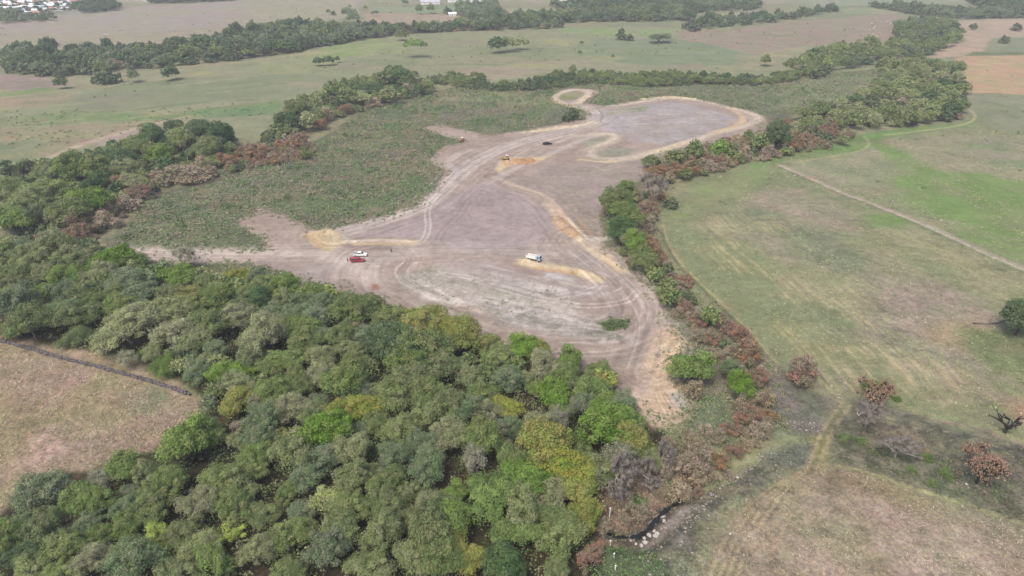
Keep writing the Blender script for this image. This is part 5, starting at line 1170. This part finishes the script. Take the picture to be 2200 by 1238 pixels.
def roller(px, py, rz):
    x_, y_, z_ = put(px, py); t = thing('road_roller', 'small cream roofed machine at the end of the upper side spur', 'roller', (x_, y_, z_), rz)
    link('drum', MB().cyl((1.3, 0, .6), .6, 1.5, 'y', 20).mesh('drum', STEEL, .02), t)
    link('body', MB().prism([(-1.7, .5), (-1.7, 1.3), (-.3, 1.35), (-.1, .9), (.5, .8), (.5, .5)], -.6, .6).mesh('body', flat('orange_paint', (.45, .16, .05), .5), .05), t)
    link('drum_frame', MB().box(.4, 2.0, -.9, -.78, .5, .8).box(.4, 2.0, .78, .9, .5, .8).mesh('drum_frame', P_YEL, .02), t)
    pr = MB()
    for sx in (-1.2, -.1):
        for sy in (-.55, .55): pr.box(sx - .04, sx + .04, sy - .04, sy + .04, 1.25, 2.3)
    link('roof_posts', pr.mesh('roof_posts', RUB), t)
    link('roof', MB().box(-1.4, .1, -.75, .75, 2.3, 2.42).mesh('roof', flat('cream_paint', (.7, .6, .48), .5), .04), t)
    wheels(t, (-1.1,), .72, .55, .34)
roller(995, 303, R_(40))

# people: one skinned body each, clothing as children
def skin_mesh(name, pts, edges, rad, mat, lv=1):
    me = bpy.data.meshes.new(name); me.from_pydata(pts, edges, []); o = bpy.data.objects.new(name, me); COL.objects.link(o)
    m = o.modifiers.new('skin', 'SKIN'); m.use_smooth_shade = True
    for i, r in enumerate(rad): me.skin_vertices[0].data[i].radius = (r, r)
    me.skin_vertices[0].data[0].use_root = True
    s = o.modifiers.new('sub', 'SUBSURF'); s.levels = s.render_levels = lv
    dg = bpy.context.evaluated_depsgraph_get(); ev = o.evaluated_get(dg); out = bpy.data.meshes.new_from_object(ev)
    out.materials.clear(); out.materials.append(mat); bpy.data.objects.remove(o); bpy.data.meshes.remove(me); out.name = name
    return out
SKIN = flat('skin', (.28, .15, .10), .6); HAIR = flat('hair', (.015, .012, .01), .8)
def person(px, py, rz, label, shirt, trousers, stride=.12, arm=0.1, group=None):
    x_, y_, z_ = put(px, py); t = thing('person', label, 'person', (x_, y_, z_), rz, group)
    P = [(0, 0, .93), (0, 0, 1.18), (.01, 0, 1.42), (.01, 0, 1.52), (.02, 0, 1.63), (.03, 0, 1.72),
         (0, .10, .88), (stride, .11, .48), (stride * .8, .11, .08), (stride * .8 + .16, .12, .03), (0, -.10, .88), (-stride, -.11, .48), (-stride * 1.3, -.11, .08), (-stride * 1.3 + .16, -.12, .03),
         (0, .19, 1.40), (-.02, .25, 1.12), (arm + .06, .26, .88), (arm + .1, .26, .78), (0, -.19, 1.40), (-.02, -.25, 1.12), (arm + .06, -.26, .88), (arm + .1, -.26, .78)]
    E = [(0, 1), (1, 2), (2, 3), (3, 4), (4, 5), (0, 6), (6, 7), (7, 8), (8, 9), (0, 10), (10, 11), (11, 12), (12, 13), (2, 14), (14, 15), (15, 16), (16, 17), (2, 18), (18, 19), (19, 20), (20, 21)]
    Rr = [.14, .13, .13, .055, .10, .07, .095, .062, .042, .035, .095, .062, .042, .035, .06, .045, .035, .028, .06, .045, .035, .028]
    link('body', skin_mesh('body', P, E, Rr, SKIN, 1), t)
    ps = [0, 1, 2, 14, 15, 18, 19]; link('shirt', skin_mesh('shirt', [P[i] for i in ps], [(0, 1), (1, 2), (2, 3), (3, 4), (2, 5), (5, 6)], [.165, .155, .155, .08, .065, .08, .065], shirt), t)
    pt = [0, 6, 7, 8, 10, 11, 12]; link('trousers', skin_mesh('trousers', [P[i] for i in pt], [(0, 1), (1, 2), (2, 3), (0, 4), (4, 5), (5, 6)], [.16, .115, .085, .065, .115, .085, .065], trousers), t)
    link('hair', skin_mesh('hair', [(.0, 0, 1.70), (-.02, 0, 1.76), (-.05, 0, 1.66)], [(0, 1), (0, 2)], [.10, .08, .08], HAIR), t)
NAVY = flat('navy_cloth', (.03, .04, .10), .9); DARKC = flat('dark_cloth', (.03, .03, .035), .9); WHITEC = flat('white_cloth', (.75, .75, .73), .9); JEAN = flat('jean_cloth', (.06, .09, .16), .9)
person(747, 562, R_(20), 'person in navy clothes standing left of the red car, leftmost of two', NAVY, JEAN)
person(753, 560, R_(160), 'person in navy clothes between the other navy-clad person and the cars', NAVY, DARKC)
person(841, 542, R_(90), 'person in dark clothes standing alone right of the parked vehicles', DARKC, DARKC)
person(604, 592, R_(-60), 'person in white shirt and dark trousers at the lower edge of the entry road', WHITEC, DARKC)
person(1606, 262, R_(-90), 'person in dark clothes on the pale track at the far right end of the clearing', DARKC, JEAN)

# dry-stone wall of the lower left field
def stone_wall(line, h, w_, label, mat, seed):
    p = smooth_line(line, 2); lx, ly = at(p[:, 0], p[:, 1]); g = np.random.default_rng(seed); P = []
    base = [rock_arr(g, 0) for _ in range(8)]; s_ = np.concatenate([[0], np.cumsum(np.hypot(np.diff(lx), np.diff(ly)))])
    n = int(s_[-1] / .38)
    for i in range(n):
        q = s_[-1] * i / n; x_ = np.interp(q, s_, lx); y_ = np.interp(q, s_, ly); z_ = float(ground_z(np.array([x_]), np.array([y_]))[0])
        if g.random() < .04: continue
        for k in range(5):
            v_, f_ = base[g.integers(0, 8)]; a = g.random() * 6.28; sc = .30 * (.7 + .6 * g.random())
            v2 = v_ * sc; v2 = np.stack([v2[:, 0] * math.cos(a) - v2[:, 1] * math.sin(a) + x_ + g.normal() * w_ * .3, v2[:, 0] * math.sin(a) + v2[:, 1] * math.cos(a) + y_ + g.normal() * w_ * .3, v2[:, 2] + z_ + h * (k + .3) / 5.5 * (.85 + .3 * g.random())], 1)
            P.append((v2, f_))
    V, F = join(P); tag(link('stone_wall', mesh_from('stone_wall', V, F, mat)), label, 'stone wall')
stone_wall([(-60,722),(0,733),(60,748),(130,770),(190,785),(250,800),(330,822),(410,850)], .85, .6, 'long dark dry-stone wall along the bare field left of the front wood', dark_m, 5)

# white posts at the stream, fallen trunk in the right field
for k, (a, b_, h_, lb) in enumerate([(1310, 1106, 2.6, 'tallest white post, standing on the bare bank above the stream'), (1313, 1152, 1.3, 'white post at the stream edge'), (1319, 1196, 1.2, 'upper of the two white posts on the green slope below the stream'), (1322, 1222, 1.2, 'lower of the two white posts on the green slope below the stream')]):
    x_, y_, z_ = put(a, b_); t = thing('white_post', lb, 'post', (x_, y_, z_ - .1), k * .7, 'white posts by the stream')
    link('shaft', MB().cyl((0, 0, h_ / 2), .11, h_, 'z', 8).mesh('shaft', P_WHITE, .01), t)
    link('cap', MB().box(-.15, .15, -.15, .15, h_, h_ + .08).mesh('cap', P_WHITE, .02), t)
g = np.random.default_rng(3)
xa, ya, za = put(2090, 694); xb, yb, zb = put(2158, 690)
V, F = join([limb((0, 0, .3), (xb - xa, yb - ya, .5), .32, .2, g, .03, 7), limb(((xb - xa) * .5, (yb - ya) * .5, .4), ((xb - xa) * .7, (yb - ya) * .5 + 2, 1.0), .12, .05, g)])
tag(link('fallen_trunk', mesh_from('fallen_trunk', V, F, BARKS['grey'], smooth=True), loc=(xa, ya, za)), 'fallen grey trunk lying beside the dark tree at the right edge', 'log')

# far cattle
COW = flat('white_hide', (.62, .58, .54), .9); COWB = flat('brown_hide', (.16, .09, .06), .9)
def cow_mesh(m):
    P = [(0, 0, 1.02), (.5, 0, 1.05), (-.5, 0, 1.0), (-.85, 0, 1.1), (.85, 0, 1.12), (1.15, 0, .95), (1.35, 0, .62), (1.45, 0, .45)]
    E = [(0, 1), (0, 2), (2, 3), (1, 4), (4, 5), (5, 6), (6, 7)]; Rr = [.34, .33, .33, .22, .24, .17, .14, .08]
    for sx, par in ((.55, 1), (-.6, 2)):
        for sy in (-.22, .22):
            i = len(P); P += [(sx, sy, .72), (sx + (.04 if sx > 0 else -.06), sy, .38), (sx, sy, .03)]; E += [(par, i), (i, i + 1), (i + 1, i + 2)]; Rr += [.13, .075, .055]
    return skin_mesh('body', P, E, Rr, m, 1)
cw, cb_ = cow_mesh(COW), cow_mesh(COWB)
cg = np.random.default_rng(8)
for k, (a, b_) in enumerate([(1873,52),(1880,58),(1877,62),(1893,50),(1906,48),(1914,53),(1922,47),(1931,45),(1876,74),(1884,80),(1868,66),(1940,46)]):
    x_, y_, z_ = put(a, b_); o = link('cow', cw, loc=(x_, y_, z_), rz=cg.uniform(0, 6.28)); tag(o, 'whitish cow grazing in the far pinkish pasture at top right', 'cow', 'cattle in the far pasture')
for k, (a, b_) in enumerate([(822,8),(832,9),(841,8),(812,7)]):
    x_, y_, z_ = put(a, b_); o = link('cow', cb_, loc=(x_, y_, z_), rz=cg.uniform(0, 6.28)); tag(o, 'brown cow grazing on the far green field at top centre', 'cow', 'brown cattle in the far field')

# ---- houses of the far town
RC = {'white': (flat('white_metal_roof', (.66, .68, .70), .5), 'white'), 'blue': (flat('blue_grey_roof', (.34, .42, .52), .5), 'blue-grey'), 'red': (flat('red_tile_roof', (.34, .17, .13), .8), 'reddish'), 'grey': (flat('grey_sheet_roof', (.36, .36, .38), .6), 'grey')}
WALLS = [flat('cream_wall', (.55, .50, .44), .9), flat('white_wall', (.66, .65, .63), .9), flat('pink_wall', (.50, .38, .36), .9)]
DOOR = flat('wooden_door', (.12, .07, .05), .7); PANE = flat('window_pane', (.04, .05, .06), .15)
hm = {}
def house(px, py, wd, dp, rz, roof, label, hgt=3.0, wi=0):
    x_, y_, z_ = put(px, py); key = (round(wd), round(dp), roof, wi, round(hgt)); wd, dp, hgt = round(wd), round(dp), round(hgt)
    if key not in hm:
        w2, d2 = wd / 2, dp / 2; rh = .22 * dp
        wl = MB().box(-w2, w2, -d2, d2, 0, hgt)
        gb = MB().prism([(-w2 - .4, hgt)], 0, 0) if 0 else None
        o = len(wl.V); wl.V += [(-w2, -d2, hgt), (-w2, d2, hgt), (-w2, 0, hgt + rh), (w2, -d2, hgt), (w2, d2, hgt), (w2, 0, hgt + rh)]; wl.F += [(o, o + 1, o + 2), (o + 3, o + 5, o + 4)]
        rf = MB(); e_ = .5; k_ = rh / d2
        for s_ in (-1, 1):
            a = [(-w2 - e_, s_ * (d2 + e_), hgt - k_ * e_), (w2 + e_, s_ * (d2 + e_), hgt - k_ * e_), (w2 + e_, 0, hgt + rh), (-w2 - e_, 0, hgt + rh)]
            o = len(rf.V); rf.V += a + [(p[0], p[1], p[2] + .15) for p in a]; rf.F += [tuple(o + i for i in f) for f in ((0, 3, 2, 1), (4, 5, 6, 7), (0, 1, 5, 4), (1, 2, 6, 5), (2, 3, 7, 6), (3, 0, 4, 7))]
        hm[key] = (wl.mesh('wall', WALLS[wi]), rf.mesh('roof', RC[roof][0]), MB().box(-.5, .5, -d2 - .05, -d2 + .05, 0, 2.1).mesh('door', DOOR, .01), MB().box(-.6, .6, -d2 - .06, -d2 + .04, 1.0, 2.1).mesh('window', PANE, .01))
    a, b_, c, d_ = hm[key]; t = thing('house', label, 'house', (x_, y_, z_ - .2), rz, 'houses of the far town')
    link('wall', a, t); link('roof', b_, t); link('door', c, t)
    for s_ in (-.3, .3): link('window', d_, t, (s_ * wd, 0, 0))
hg = np.random.default_rng(17); HS = []
for row, (yy, x0, x1, st) in enumerate([(36, 6, 100, 17), (29, 0, 150, 15), (22, 4, 172, 14), (16, 0, 168, 13), (10, 2, 172, 12), (4, -2, 175, 11), (-2, 0, 230, 12)]):
    xx = x0
    while xx < x1:
        HS.append((xx + hg.uniform(-3, 3), yy - .055 * xx + hg.uniform(-1.5, 1.5), row)); xx += st * hg.uniform(.8, 1.35)
ORDR = {0: 'nearest row', 1: 'second row', 2: 'third row', 3: 'fourth row', 4: 'fifth row', 5: 'sixth row', 6: 'farthest row'}
rcnt = {}
for (a, b_, row) in HS:
    rf = ['white', 'white', 'blue', 'grey', 'white', 'red'][hg.integers(0, 6)]; rcnt[row] = rcnt.get(row, 0) + 1
    house(a, b_, hg.uniform(9, 15), hg.uniform(7, 10), hg.uniform(-.35, .35) + (1.57 if hg.random() < .25 else 0), rf, '%s-roofed house, %s from the left in the %s of the far town' % (RC[rf][1], ORD[rcnt[row]], ORDR[row]), wi=int(hg.integers(0, 3)))
for a, b_, w_, d_, rz, rf, lb in [(972, 34, 10, 8, .1, 'white', 'small white house standing alone between far trees at top centre'), (990, 4, 42, 22, .05, 'white', 'long white-roofed shed at the top edge, right of the far green field'),
     (1025, 2, 26, 16, -.1, 'white', 'white-roofed building at the top edge beside dark trees'), (925, 9, 30, 12, .08, 'grey', 'low grey-roofed building behind the far green field'), (300, 0, 12, 8, .2, 'white', 'white-roofed house at the top edge between dark trees'),
     (318, 3, 10, 8, -.2, 'blue', 'blue-grey roofed house at the top edge right of the town trees'), (212, 1, 34, 14, .05, 'white', 'wide cream building behind the dark town trees'), (1090, -1, 20, 12, .1, 'white', 'pale building at the very top right of centre'),
     (1210, 1, 12, 8, 0, 'white', 'small pale house at the top behind the dark tree belt'), (1275, 0, 10, 8, .3, 'white', 'smallest pale house at the top edge, right of centre'), (1045, 24, 8, 6, 0, 'red', 'small reddish hut beside the far dirt track at top centre')]:
    house(a, b_, w_, d_, rz, rf, lb, 4.0 if w_ > 18 else 3.0, 1)
